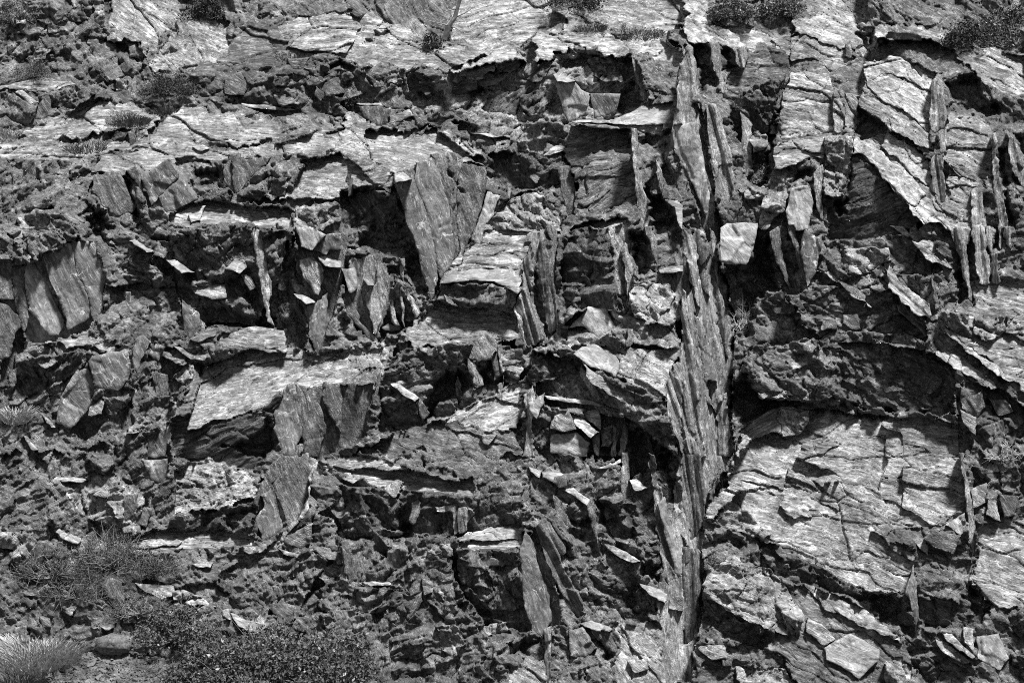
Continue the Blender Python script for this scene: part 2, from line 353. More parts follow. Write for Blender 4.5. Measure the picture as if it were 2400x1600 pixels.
def mesh_from(name, verts, quads, mats, midx=None, cl=None):
    me = bpy.data.meshes.new(name); nv = len(verts); nq = len(quads)
    me.vertices.add(nv); me.vertices.foreach_set('co', verts.astype(np.float32).ravel())
    me.loops.add(nq * 4); me.loops.foreach_set('vertex_index', quads.astype(np.int32).ravel())
    me.polygons.add(nq); me.polygons.foreach_set('loop_start', (np.arange(nq) * 4).astype(np.int32))
    for m in mats: me.materials.append(m)
    if midx is not None: me.polygons.foreach_set('material_index', midx.astype(np.int32))
    if cl is not None:
        me.attributes.new('cleave', 'FLOAT_VECTOR', 'POINT').data.foreach_set('vector', cl.astype(np.float32).ravel())
    me.update(calc_edges=True); return me
def link(name, me, parent=None, **props):
    o = bpy.data.objects.new(name, me); sc.collection.objects.link(o)
    if parent: o.parent = parent
    for k, v in props.items():
        if v: o[k] = v
    return o
def build_part(q, parent):
    X, Z, Y, keep = q['X'], q['Z'], q['Y'], q['keep']; ni, nj = X.shape
    idx = np.arange(ni * nj).reshape(ni, nj)
    # drop cells that ended up well behind a later piece
    c = keep
    I, J = np.nonzero(c)
    if len(I) == 0: return None
    quads = np.stack([idx[I, J], idx[I + 1, J], idx[I + 1, J + 1], idx[I, J + 1]], 1)
    E = np.concatenate([quads[:, [0, 1]], quads[:, [1, 2]], quads[:, [2, 3]], quads[:, [3, 0]]])
    key = np.minimum(E[:, 0], E[:, 1]).astype(np.int64) * (ni * nj) + np.maximum(E[:, 0], E[:, 1])
    u, first, cnt = np.unique(key, return_index=True, return_counts=True)
    B = E[first[cnt == 1]]
    used = np.unique(quads); remap = np.full(ni * nj, -1); remap[used] = np.arange(len(used))
    xs, zs, ys = X.ravel()[used], Z.ravel()[used], Y.ravel()[used]
    front = np.stack(at(xs, zs, ys), 1)
    bv = np.unique(B); r2 = np.full(ni * nj, -1); r2[bv] = np.arange(len(bv))
    bx, bz, by = X.ravel()[bv], Z.ravel()[bv], Y.ravel()[bv]
    mx, mz = bx.mean(), bz.mean()
    rings = [front]; n0 = len(used); nb = len(bv)
    for t, (back, shrink) in enumerate(((.25, 0.0), (.9, .03))):
        jx = fbm(bx * 4, by * 4 + t * 3, q['seed'] + 5, 2) * .03; jz = fbm(bz * 4 + 9, by * 4 + t * 3, q['seed'] + 6, 2) * .03
        rings.append(np.stack(at(bx + (mx - bx) * shrink + jx * .5, bz + (mz - bz) * shrink + jz * .5, by + back), 1))
    V = np.concatenate(rings)
    ca, cb = cleave(xs, zs, q['th'], q['seed']); cc = np.stack([ca, cb, ys], 1); ce = cc[remap[bv]]
    CL = np.concatenate([cc, ce + (0, 0, .25), ce + (0, 0, .9)])
    f0, f1 = remap[B[:, 0]], remap[B[:, 1]]; a0, a1 = n0 + r2[B[:, 0]], n0 + r2[B[:, 1]]
    Q = np.concatenate([quads_map(quads, remap), np.stack([f1, f0, a0, a1], 1), np.stack([a1, a0, a0 + nb, a1 + nb], 1)])
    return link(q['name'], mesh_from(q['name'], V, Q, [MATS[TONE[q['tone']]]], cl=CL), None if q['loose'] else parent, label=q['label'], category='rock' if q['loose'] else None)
def quads_map(q, r): return r[q]
# ---------------------------------------------------------------- rock by rock
# kind (b relief, c hollow, p piece of rock), plan sheet, name, stand-out, lean right, lean back, surface, cleavage angle, tone (lit tops paler, shaded ends and fronts darker) | outline on that sheet | label
ROCKS = '''
b A x 0 .1 .5 blk 50 m | 0,0 740,0 740,180 960,290 1000,450 780,630 560,480 0,560
b A x 0 .25 .75 lam 40 p | 730,0 1230,0 1240,90 1220,190 1110,230 1100,300 1040,350 960,280 760,290 740,180
b A x .1 .2 .9 lam 36 p | 1230,110 1560,140 1580,320 1560,380 1440,440 1300,490 1200,480 1040,490 1010,430 1100,330 1220,200
b A x 0 0 .8 lam 0 m | 1300,480 1560,380 1580,140 1890,180 2400,60 2480,300 2250,440 1700,460 1500,520
b A x .1 0 .35 blk 30 d | 1300,500 1700,450 2323,380 2323,800 1860,800 1500,700 1100,640
b A x 0 0 .95 lam -8 p | 170,860 400,790 640,690 800,700 960,740 1090,800 1060,860 720,880 600,930 300,960 100,930
b A x 0 0 .95 lam 8 p | 0,930 300,960 950,980 1300,990 1700,1000 2323,850 2323,1060 1800,1070 1500,1110 1200,1080 900,1040 650,1060 0,1150
b A x 0 0 .7 rub 15 m | 0,1080 650,1060 690,1100 600,1300 560,1450 300,1420 0,1500
b A x -.1 0 1.0 lam 5 p | 1070,830 1180,760 1380,735 1530,770 1650,790 1860,800 1880,850 1900,950 1700,1000 1500,960 1300,990 1080,1010 950,980 1060,900
b A x .2 0 .5 lam -20 m | 1580,1330 1700,1200 2323,1040 2323,1400 2000,1420 1750,1390 1500,1400
c A x 1.4 0 0 blk 0 m | 1250,0 1600,0 1620,100 1400,115 1240,120
c A x .4 0 0 blk 0 m | 760,300 960,290 940,320 780,330 720,250
c A x .35 0 0 blk 0 m | 1100,370 1200,340 1340,310 1330,330 1200,365 1110,385
b B x 0 0 .85 lam 12 p | 0,90 240,110 470,190 560,300 700,300 900,320 1180,350 1000,390 740,470 400,470 160,450 0,420
b B x 0 .1 .6 lam 50 m | 60,0 780,0 720,250 560,300 400,180 240,110
b B x 0 0 .75 lam -15 p | 820,0 1450,0 1560,60 1380,230 1300,270 1190,350 900,320 740,260
b B x 0 0 .9 lam 8 p | 1450,30 2323,0 2323,330 2100,240 1700,210 1380,230 1540,160
c B x .6 0 0 blk 0 m | 140,300 220,210 330,200 350,250 250,260 190,300
b B x -.2 0 1.05 lam 10 w | 740,470 850,430 1010,380 1190,350 1240,400 1320,400 1300,260 1380,230 1700,210 2100,240 2300,330 2320,440 2270,470 2200,420 2060,370 1990,380 1800,380 1750,320 1660,320 1480,350 1440,400 1330,430 1150,440 1040,480 900,520 780,500
b B x .1 0 .35 blk 35 m | 0,420 160,450 400,480 440,640 480,760 240,860 0,800
b B x .35 0 .1 blk -40 p | 440,480 700,530 740,490 1050,450 1330,435 1440,405 1480,360 1800,390 1990,400 2040,500 2080,680 2050,700 1860,820 1560,820 1280,830 850,800 720,780 480,760 420,640
c B x .7 0 0 blk 0 m | 480,600 560,600 700,640 740,780 480,760 430,680
c B x .8 0 0 blk 0 m | 920,560 1060,560 900,700 850,780 790,740 860,660
c B x 1.0 0 0 blk 0 m | 1850,820 1920,600 1990,540 2060,690 1930,780
c B x .8 0 0 blk 0 m | 1440,480 1500,390 1660,330 1800,400 1740,480 1600,470
b B x .1 0 .35 blk 80 p | 750,830 1000,820 1250,840 1500,830 1540,900 1400,1000 1380,1060 1200,1050 1150,1000 1020,940 870,910 800,900
b B x -.1 .1 1.0 lam 22 p | 0,800 130,820 240,860 400,940 700,890 760,930 870,1000 960,1050 980,1080 900,1070 720,1040 600,1020 520,1050 440,1180 300,1100 130,1100 0,1110
b B x 0 0 .5 lam -20 p | 0,1110 130,1100 300,1100 440,1180 370,1240 340,1340 200,1290 0,1290
b B x .3 0 .1 blk 60 d | 1000,1050 1300,1060 1500,1060 1600,1130 1620,1300 1500,1250 1400,1300 1250,1290 1150,1330 1080,1250 1020,1150
b B x .1 0 .2 lam -20 m | 1560,1130 1700,1040 1950,1040 2000,1100 1990,1300 1900,1400 1700,1450 1600,1400 1610,1250
b B x 0 0 .3 lam -15 m | 1560,850 1960,860 1990,1040 1700,1040 1560,1120 1520,1000
c B x .6 0 0 blk 0 m | 0,1290 200,1290 330,1340 400,1460 430,1568 0,1568
c B x 1.7 0 0 blk 0 m | 2060,1250 2140,1330 2190,1350 2250,1400 2300,1568 2110,1568 2080,1400
c B x .8 0 0 blk 0 m | 2080,880 2240,870 2240,1000 2300,1300 2200,1280 2150,1060 2050,1000
b C x 0 .2 .85 lam 30 p | 850,0 1230,0 1260,150 1000,110 850,90
b C x 0 .1 .7 blk 40 m | 1230,0 2000,0 2323,120 2323,420 2000,330 1760,180 1300,190
b C x -.1 .1 1.0 lam 22 w | 0,0 180,90 330,180 590,210 730,230 740,380 560,300 430,360 330,220 150,160 0,180
b C x -.1 .2 1.0 lam 28 w | 740,140 1000,90 1160,150 1310,190 1310,360 1180,370 1050,330 850,240 740,250
b C x 0 .25 .85 lam 25 p | 1310,260 1500,250 1760,310 2000,500 2150,620 2323,700 2323,420 1980,330 1760,190 1310,190
c C x .9 0 0 blk 0 m | 1170,220 1310,200 1310,350 1270,370 1180,330
c C x 1.1 0 0 blk 0 m | 50,300 170,300 230,520 250,570 160,620 120,660 60,420
c C x .8 0 0 blk 0 m | 260,310 330,330 380,450 300,490 280,420
b C x .1 .1 .4 lam 8 m | 300,560 430,370 560,300 730,380 720,470 690,560 420,620 300,640
b C x .2 .1 .15 blk 70 d | 300,650 420,620 690,540 640,720 600,850 620,1000 580,1250 480,1260 400,1000 280,700
c C x .9 0 0 blk 0 m | 580,850 660,740 690,560 660,800 640,1000 600,1250 560,1240 590,1000
c C x .5 0 0 blk 0 m | 738,240 756,240 738,470 722,440
b C x 0 .25 .8 lam 36 p | 1210,650 1240,420 1500,420 1730,500 1690,700 1680,900 1710,1030 1600,1000 1400,880 1200,720
b C x .3 .1 .1 lam -8 d | 1190,760 1400,880 1370,940 1300,990 1200,960 1170,900
b C x .3 .2 .0 lam -12 d | 1130,1330 1160,1100 1240,1100 1400,1250 1640,1530 1600,1568 1120,1568
b C x 0 .2 .5 lam 15 p | 1800,790 2000,800 2100,870 2130,1000 2100,1100 2090,1270 1970,1280 1970,1568 1800,1568 1790,1100 1760,1000
c C x 1.4 0 0 blk 0 m | 1780,560 1900,510 2030,540 2100,700 2180,740 2090,800 1930,780 1810,740
c C x 1.0 0 0 blk 0 m | 2150,1000 2210,1000 2230,1250 2290,1568 2210,1568 2160,1250
c C x .9 0 0 blk 0 m | 2240,890 2323,950 2323,1300 2280,1150
b D x .1 .1 .4 rub 50 m | 0,900 400,800 700,870 1000,800 1300,1000 1130,1400 900,1568 0,1568
b D x 0 .1 .6 rub 20 m | 700,400 1200,420 1250,800 900,830 720,760 640,660
c D x 1.1 0 0 blk 0 m | 560,70 600,0 700,0 800,160 700,140
b D x .45 .1 -.1 blk 70 m | 920,60 1100,100 1400,60 1550,60 1700,0 2000,0 2050,330 2090,540 2100,850 1960,860 1880,690 1400,700 1240,440 1140,340 1000,240
c D x .7 0 0 blk 0 m | 1380,540 1560,560 1850,600 1880,690 1700,695 1500,685 1390,650
c D x .5 0 0 blk 0 m | 1000,100 1300,60 1420,280 1300,400 1180,250
c D x .5 0 0 blk 0 m | 1560,320 1640,380 1760,420 1860,600 1700,600 1560,480
c D x .5 0 0 blk 0 m | 1860,0 1960,30 2000,200 1900,240 1820,100
b D x -.1 .1 .95 lam 14 p | 120,790 420,740 560,740 720,760 880,830 850,860 700,860 560,820 330,800
b D x -.1 0 .75 lam -18 m | 1290,1040 1500,900 1750,850 1960,860 2150,900 2323,1030 2323,1060 2100,1040 1900,1130 1780,1180 1700,1250 1400,1260 1200,1300 1130,1380
b D x .15 0 .05 lam -12 d | 1130,1380 1240,1300 1700,1230 1800,1300 1700,1420 1500,1500 1200,1568 1100,1568
c D x .6 0 0 blk 0 m | 1300,920 1420,900 1440,960 1330,1000
c D x .9 0 0 blk 0 m | 1500,1500 1700,1420 1820,1290 1870,1390 1900,1540 1700,1568
b E x .5 0 -.05 blk 70 m | 60,0 460,0 560,300 600,500 540,600 420,700 250,800 100,600 0,300
c E x .6 0 0 blk 0 m | 200,0 430,0 500,120 560,300 580,480 500,480 440,200 250,180 100,150
c E x .5 0 0 blk 0 m | 0,560 100,620 200,780 60,830 0,800
b E x 0 .1 .85 lam 15 p | 400,720 560,600 700,580 900,650 860,740 750,790 560,790 400,760
b E x .2 0 .15 lam 10 d | 660,430 850,400 1150,440 1190,700 1230,900 1060,780 900,660 700,570
b E x .1 0 .8 rub 60 p | 0,840 260,800 400,760 360,820 300,1000 240,1130 100,1060 0,1040
b E x .2 0 -.2 blk 20 m | 380,800 740,790 790,870 760,960 640,1080 520,1030 300,1000
b E x .25 0 .05 blk 50 m | 250,1060 520,1050 600,1100 540,1330 400,1400 270,1370
c E x 1.3 0 0 blk 0 m | 540,1220 700,1010 790,960 900,1080 920,1110 800,1180 640,1250 560,1330
b E x 0 0 .75 lam -25 p | 740,1250 960,1120 1100,1070 1240,1100 1230,1250 1150,1400 960,1400 740,1340 560,1340
b E x 0 0 .6 lam 25 m | 180,1500 540,1360 740,1340 960,1400 1230,1420 1230,1568 0,1568
b E x .2 .1 .1 blk 60 d | 1470,180 1520,60 1700,10 1780,150 1790,350 1860,500 1870,560 1560,540 1480,600
b E x -.1 .2 .5 blk 60 p | 1700,10 1900,0 1940,100 1920,200 1940,350 1850,430 1790,250 1760,120
c E x 1.3 0 0 blk 0 m | 1950,0 2060,20 2130,220 2150,320 2000,330 1980,200
b E x 0 .1 .45 rub 60 p | 1300,840 1480,700 1900,800 2323,700 2323,960 2200,1100 1900,1050 1580,900
b E x .2 .1 .1 rub 40 d | 1320,860 1580,900 1700,1060 2000,1180 2200,1400 1900,1290 1380,1150 1260,1130
b E x .3 .1 .1 blk 75 m | 1250,1200 1380,1150 1700,1180 2000,1290 2200,1430 2323,1568 1240,1568
c E x .6 0 0 blk 0 m | 1950,1400 2080,1390 2200,1500 2230,1568 1980,1568
b F x .2 .3 .1 str 82 m | 0,0 280,0 300,450 330,640 330,1000 320,1568 0,1568
c F x 1.6 0 0 blk 0 m | 280,270 440,270 480,180 500,40 600,60 640,300 700,440 560,480 480,560 480,700 440,780 340,860 330,640 300,450
c F x 1.5 0 0 blk 0 m | 310,1030 500,1070 520,1170 700,1190 560,1280 380,1330 320,1200
b F x 0 .1 .25 blk 30 m | 860,100 1400,0 1560,80 1800,300 1500,330 1280,320 1100,380 860,420
b F x .1 .1 .1 blk -12 m | 700,460 850,420 1200,440 1420,420 1600,640 1670,760 1540,750 1190,715 930,770 800,620
b F x .05 .1 .1 rub 20 m | 480,820 930,780 1300,800 1650,840 1850,950 1860,1280 1600,1260 1300,1240 1000,1170 700,1180 520,1160 400,1000
c F x .8 0 0 blk 0 m | 700,1195 1100,1180 1360,1250 1550,1250 1350,1340 1240,1300 1000,1250 860,1250
b F x 0 .2 .5 lam 12 p | 1990,400 2323,390 2323,1300 2230,1060 2000,860 1800,690 1760,580 1980,560
c F x 1.0 0 0 blk 0 m | 1840,330 1900,280 1970,520 1850,540
c F x .9 0 0 blk 0 m | 2100,0 2145,0 2160,180 2100,180
b F x .3 .2 .1 blk 60 d | 1860,960 2050,1090 2140,1100 2323,1300 2323,1568 1900,1568
b G x .1 .1 .5 rub 30 m | 0,0 960,0 1150,100 1100,500 800,620 600,700 0,560
b G x .1 .1 .45 rub 30 m | 1100,100 1700,100 1850,300 1700,440 1560,620 1000,590 1050,300
b G x 0 0 .8 rub 10 m | 590,700 860,620 1240,610 1560,630 1720,740 1480,900 1200,930 880,860
b G x .1 0 .6 rub 45 m | 0,780 300,600 600,720 880,870 1480,1060 2323,1568 0,1568
b G x -.05 0 1.1 smo 0 m | 250,1568 330,1490 480,1385 660,1350 870,1350 1050,1380 1150,1460 1200,1568
b G x 0 .2 .45 rub 55 m | 1480,900 1700,740 1900,700 2050,900 2000,1080 1940,1160 1870,1110 1700,1000
b G x .2 0 .3 blk 60 d | 1900,640 2323,620 2323,1100 2050,1080 1980,860
b H x 0 0 .75 lam 8 p | 0,40 400,80 760,170 820,220 600,260 300,200 0,180
b H x .1 0 .1 rub 70 m | 0,220 700,260 1250,200 1250,500 860,540 600,600 0,600
b H x 0 0 .35 rub 70 m | 0,600 750,600 760,1000 1000,1200 1120,1568 0,1568
b H x .2 0 -.1 blk 80 d | 750,610 1200,600 1230,700 1240,1000 1300,1200 1000,1250 850,1000 760,740
c H x .6 0 0 blk 0 m | 400,500 490,490 480,680 380,650 180,800 330,640
c H x .4 0 0 blk 0 m | 380,370 450,420 480,600 400,560
b H x .1 .1 .2 rub 60 m | 1230,400 1700,300 2000,560 2100,1150 1850,1200 1500,1000 1300,600
c H x 1.1 0 0 blk 0 m | 1710,310 1900,400 1960,520 2060,560 2000,600 1800,560 1740,500
c H x .5 0 0 blk 0 m | 1550,460 1680,420 1720,560 1600,640 1530,540
c H x 1.0 0 0 blk 0 m | 2050,720 2150,760 2180,880 2040,870 2030,800
c H x .9 0 0 blk 0 m | 2150,40 2230,20 2290,200 2323,400 2230,300
c H x .7 0 0 blk 0 m | 1920,980 2010,860 2000,1060 2120,1100 1960,1080
b H x -.1 .1 .65 lam 52 p | 1880,1150 2100,1150 2250,1250 2300,1568 1850,1568 1870,1400
b H x 0 0 .6 lam 40 p | 1130,1450 1300,1400 1420,1420 1430,1568 1120,1568
c H x .9 0 0 blk 0 m | 1110,1290 1250,1260 1370,1250 1280,1380 1180,1400 1130,1380
b I x .1 .3 .1 str 84 m | 0,0 330,0 150,430 130,900 70,1300 0,1400
b I x -.2 .1 .55 lam 20 p | 330,80 420,-150 1890,-150 1900,0 1930,300 1900,360 1790,480 1690,500 1380,480 1390,560 1600,700 1580,860 1500,960 1240,940 1130,860 1000,830 700,640 560,620 600,560 450,500 210,480 150,430 300,240
b I x .12 0 .2 blk 30 m | 560,640 700,660 1000,820 1150,950 1000,960 850,880 690,850 560,760
b I x 0 .1 .5 lam 20 p | 1990,500 2323,440 2323,1080 2150,1060 1950,860 2000,780
b I x 0 .1 .55 lam 34 m | 700,900 1000,970 1250,1080 1400,1210 1500,1300 1700,1568 800,1568 640,1300
b I x .2 .1 .3 rub 20 m | 60,1300 400,1300 700,1400 900,1568 0,1568
b I x .3 .1 .0 blk 40 d | 1590,880 1760,1000 1880,1040 1950,900 2100,1100 1900,1200 1700,1190 1610,1130
c I x 1.1 0 0 blk 0 m | 1260,960 1500,980 1570,1130 1590,1260 1530,1250 1400,1200 1330,1120
c I x .8 0 0 blk 0 m | 1930,110 2060,150 2070,220 2000,260 1950,230
c I x .6 0 0 blk 0 m | 1880,960 2000,940 2090,1090 1950,1100
p A rock_block -.15 -.1 .15 blk 60 m | 0,640 100,640 210,715 270,710 240,800 170,860 60,800 0,760
p A rock_block -.15 .2 .1 smo 60 m | 270,700 330,640 370,790 235,815
p A rock_block -.15 -.1 .1 blk 60 m | 380,620 520,580 650,640 560,700 420,770 390,740
p A rock_block -.1 0 .9 smo 20 w | 100,630 150,610 270,700 210,712
p A rock_ledge -.1 0 1.0 lam -5 p | 0,600 130,560 330,530 480,550 560,570 380,620 330,640 150,615
p A rock_block -.2 -.2 .2 blk 60 p | 640,20 720,0 720,180 680,190 640,120
p A rock_block -.15 .2 .1 blk 60 m | 440,110 560,30 620,60 600,130 480,150
p A rock_block -.2 0 .2 blk 60 p | 330,160 440,190 470,240 400,260 320,230
p A rock_block -.15 .1 .6 smo 0 w | 110,135 175,130 178,165 112,165
p A rock_block -.2 0 .3 blk 60 m | 50,330 140,280 230,300 230,380 160,410 80,380
p A rock_block -.2 .2 .3 blk 60 p | 240,340 350,330 310,400 230,410
p A rock_block -.2 0 .35 blk 20 p | 700,190 780,180 800,280 730,280
p A rock_block -.25 0 .4 blk 20 p | 860,300 930,290 980,370 960,420 880,390
p A rock_block -.2 0 .4 blk 20 p | 960,280 1010,340 1000,420 975,370
p A rock_block -.2 0 .2 blk 30 m | 800,400 960,420 960,500 900,540 820,470
p A rock_block -.2 0 .2 blk 70 p | 780,540 860,540 880,600 790,625
p A rock_ledge -.2 0 .95 lam -10 p | 1890,180 2060,110 2340,85 2460,190 2360,360 2180,350 1950,320 1980,260 1900,240
p A rock_block -.15 .1 .3 smo 30 m | 1530,540 1640,490 1700,590 1660,650 1530,640
p A rock_block -.2 -.1 .2 blk 30 d | 1860,520 1960,470 2060,520 1960,600 1870,590
p A rock_block -.2 .1 .3 smo 10 m | 1960,400 2110,390 2060,470 1980,470
p A rock_block -.15 .1 .3 blk 0 m | 2060,460 2240,430 2250,500 2130,520
p A rock_block -.2 .3 .1 smo 60 d | 2150,580 2220,640 2180,690 2140,650
p A rock_block -.2 0 .3 blk 10 m | 1860,620 2030,610 2050,700 1900,720
p A rock_plate -.25 0 .6 smo 3 w | 1640,702 1860,722 2010,748 1900,752 1650,722
p A rock_block -.2 -.2 .1 blk 20 d | 740,910 870,900 840,970 760,950
p A rock_block -.2 .3 .0 smo 70 d | 870,900 920,890 930,960 880,1000
p A rock_block -.2 .1 .7 blk 10 w | 930,890 1000,880 1010,920 940,960
p A rock_plate -.15 .1 1.0 smo 10 w | 1310,1000 1380,985 1425,1010 1370,1030
p A rock_ledge -.15 0 1.0 lam 5 p | 650,1050 900,1040 1160,1050 1200,1100 1000,1160 870,1160 620,1170 690,1080
c A x .9 0 0 blk 0 m | 800,1200 860,1190 950,1440 1000,1530 940,1568 880,1400
c A x 1.3 0 0 blk 0 m | 620,1568 560,1520 640,1400 720,1430 780,1568
c A x .8 0 0 blk 0 m | 1300,1130 1500,1140 1520,1260 1580,1330 1400,1290 1310,1200
p A rock_slab -.3 -.15 .05 slab 62 m | 640,1190 820,1190 930,1400 900,1450 790,1470 720,1420 620,1300
p A rock_slab -.3 -.2 .05 slab 62 m | 860,1160 930,1120 960,1200 980,1300 1040,1400 1010,1420 960,1300
p A rock_slab -.45 -.15 .0 smo 55 s | 985,1190 1150,1075 1220,1180 1200,1240 1080,1340 1030,1400 960,1220 | smooth dark grey slab standing under the mossy left ledge
p A rock_slab -.4 -.1 .1 smo 55 s | 1080,1340 1230,1200 1350,1350 1250,1400 1180,1440 1130,1450
p A rock_plate -.2 .1 .7 smo 20 t | 1180,1470 1290,1410 1400,1400 1360,1500 1280,1510
p A rock_plate -.2 .1 1.0 smo 20 t | 1280,1460 1330,1450 1370,1500 1300,1512
p A rock_block -.35 -.1 .25 blk 60 p | 110,1490 250,1420 330,1450 380,1560 140,1560
p A rock_slab -.3 -.1 .1 slab 65 m | 1520,1120 1570,1085 1600,1180 1600,1320 1520,1260
p A rock_slab -.35 -.1 .1 slab 65 m | 1575,1080 1640,1070 1700,1080 1840,1070 1800,1130 1720,1200 1640,1300 1600,1320
p A rock_block -.2 0 .3 blk 70 m | 1750,1290 1850,1200 1980,1210 1940,1330 1850,1370
p A rock_block -.3 0 .4 blk 40 p | 2010,1420 2150,1390 2300,1380 2323,1500 2200,1568 1990,1568
p A rock_plate -.2 .1 .8 smo 30 w | 1780,1440 1800,1435 1830,1475 1815,1480
p B rock_hump -.25 .1 .8 lam 20 p | 1560,60 1700,30 1830,90 1820,170 1700,160 1640,110 1550,90 | rounded pale rock hump behind the grassy brow
p B rock_ledge -.1 .1 .8 lam 20 p | 240,180 330,165 470,200 520,290 430,290 310,200
p B rock_block -.2 .1 .3 blk 20 m | 160,470 300,420 400,480 380,560 240,600 160,560
p B rock_block -.15 -.2 .1 blk 20 d | 440,500 560,500 640,560 600,640 470,620
p B rock_slab -.2 -.3 .1 slab 70 p | 700,540 750,490 765,580 745,650
p B rock_block -.25 .1 .5 lam -12 p | 770,500 900,470 1050,420 1040,490 900,520
p B rock_block -.2 .2 .3 lam -12 m | 1060,430 1190,400 1220,440 1150,500 1060,500
p B rock_block -.3 -.1 .0 smo -15 m | 760,590 930,545 920,610 800,650 760,640
p B rock_plate -.3 0 .3 smo -10 m | 920,548 1110,530 1060,585 960,590
p B rock_block -.3 -.2 .0 lam -50 m | 1010,650 1280,590 1230,700 1180,790 1000,770 950,730
p B rock_block -.35 -.1 .1 blk -50 m | 1230,640 1390,600 1440,640 1380,760 1280,800 1210,760
p B rock_block -.3 -.1 .3 blk 60 m | 1330,440 1440,420 1400,500 1340,560 1260,540
p B rock_block -.45 0 .05 smo 70 t | 1460,560 1590,557 1650,620 1700,640 1670,770 1600,820 1540,830 1500,720 1470,640 | pale smooth shield shaped block inside the dark recess
p B rock_plate -.5 .1 1.0 smo 20 t | 1440,505 1500,500 1595,553 1560,560 1470,557
p B rock_block -.25 -.2 -.05 smo 60 s | 1690,640 1900,640 1860,780 1720,810
p B rock_block -.2 .1 .05 blk 10 m | 1680,400 1980,395 2020,500 1900,560 1760,540 1700,480
p B rock_slab -.45 -.4 .1 slab 78 p | 1980,380 2040,470 2090,670 2050,690 2010,540
p B rock_block -.15 .1 .4 blk 20 m | 2090,610 2170,640 2120,680 2090,670
p B rock_ledge -.35 0 1.1 smo -20 t | 1850,820 2050,720 2260,690 2240,800 2200,845 2100,845 1960,855 1780,840 1600,838 1560,825 | pale smooth wedge shaped ledge below the dark recess
p B rock_ledge -.3 0 .2 smo 3 p | 1640,838 1960,856 2190,848 2180,930 2000,880 1700,870
p B rock_block -.3 -.2 .05 smo 80 m | 120,725 270,725 310,760 310,850 240,860 150,790
p B rock_block -.25 .2 .5 smo 10 p | 330,790 460,742 490,790 400,830 340,840
p B rock_plate -.3 0 .9 smo 5 w | 100,705 270,700 280,722 180,722
l B loose_stone -.15 .1 .7 smo 10 m | 380,900 400,850 440,870 430,930 | leftmost flat stone of the small pile on the upper ledge
l B loose_stone -.15 -.1 .5 smo 10 m | 450,930 490,870 590,850 600,890 500,930 | middle flat stone of the small pile on the upper ledge
l B loose_stone -.15 .1 .5 smo 10 m | 580,860 680,870 670,900 590,890 | rightmost flat stone of the small pile on the upper ledge
p B rock_block -.15 .1 .2 blk 30 m | 880,840 1010,840 1000,910 900,900
p B rock_ledge -.25 0 .8 smo 3 p | 870,905 1150,925 1150,945 1020,935
p B rock_block -.2 .1 .3 blk 80 p | 1060,940 1150,940 1140,1000 1040,1040
p B rock_plate -.25 .1 .7 smo -30 w | 1370,1060 1440,1000 1540,990 1500,1030 1400,1060
p O rock_slab -.7 -.12 .05 slab 70 s | 905,418 955,412 985,500 1010,600 1003,655 990,690 975,640 955,570 930,495 | tall grey cleaved slab tapering to a point in the middle cliff
p O rock_slab -.55 -.1 .05 slab 70 s | 955,372 985,365 1030,460 1045,560 1040,600 1012,640 985,510 955,420
p O rock_slab -.6 -.1 .1 slab 70 m | 988,355 1048,352 1045,430 1035,450
p O rock_slab -.6 0 .05 slab 72 m | 1050,430 1062,375 1118,382 1115,440 1085,540 1062,590 1050,520
p O rock_slab -.3 .1 .1 slab 72 t | 1090,545 1120,440 1150,450 1130,500 1100,560
p B rock_plate -.7 .05 1.1 smo 20 t | 360,1190 420,1170 485,1222 370,1245
p B rock_block -.3 -.1 .4 lam -15 p | 120,1130 270,1100 350,1180 360,1240 330,1320 220,1260 140,1180
p B rock_block -.2 -.2 .0 slab 80 m | 40,1190 70,1180 75,1330 45,1340
c B x .5 0 0 blk 0 m | 700,1060 740,1100 800,1250 850,1320 780,1250 720,1150
p B rock_hump -.4 .0 .6 blk 60 p | 970,1568 1030,1480 1130,1380 1250,1300 1330,1310 1420,1380 1500,1480 1510,1568 | rounded pale rock dome right of the tall grey slab
p B rock_slab -.3 .1 .1 slab 75 m | 1480,1130 1550,1130 1600,1300 1590,1460 1540,1480 1500,1330
p B rock_ledge -.25 .1 .35 lam -20 m | 1560,1130 1700,1050 1850,1020 1970,1060 1960,1110 1800,1090 1700,1100 1620,1130
p B rock_ledge -.3 .1 .2 lam -18 m | 1610,1380 1800,1300 1960,1270 1990,1340 1900,1400 1700,1460
p B rock_slab -.7 -.35 .05 slab 80 p | 1970,870 2010,875 2020,1100 2060,1300 2120,1568 2050,1568 2010,1400 2000,1200 | thin upright slab edge left of the black slot
p B rock_slab -.6 -.3 .1 slab 72 p | 2140,1080 2170,1120 2200,1250 2185,1335 2150,1200
p B rock_slab -.6 .1 .5 smo 20 t | 2200,1360 2290,1365 2323,1400 2323,1568 2300,1540 2270,1410
p O rock_slab -.8 -.3 .1 str 80 p | 1578,105 1592,110 1603,160 1612,240 1605,235 1592,236 1607,312 1640,460 1637,540 1628,560 1600,470 1570,400 1548,330 1545,288 1555,200 | long bright slab face of the tall central buttress
p O rock_slab -.35 -.2 .1 smo 80 t | 1548,290 1590,280 1610,340 1630,450 1622,500 1580,400 1548,340 | smooth pale upper face on the tall central buttress
p C rock_ledge -.2 .15 .95 lam 28 w | 0,185 150,160 330,220 440,320 430,380 390,400 330,330 250,290 170,290 40,285
p C rock_slab -.5 .3 .1 str 82 p | 180,290 240,290 290,560 250,560 205,430
p C rock_slab -.5 .3 .1 str 80 p | 335,330 440,325 420,465 370,440
p C rock_slab -.1 .3 .1 str 82 p | 265,560 290,560 295,670 275,670
p C rock_block -.2 .1 .7 lam 20 p | 600,270 730,250 735,360 720,380 640,310
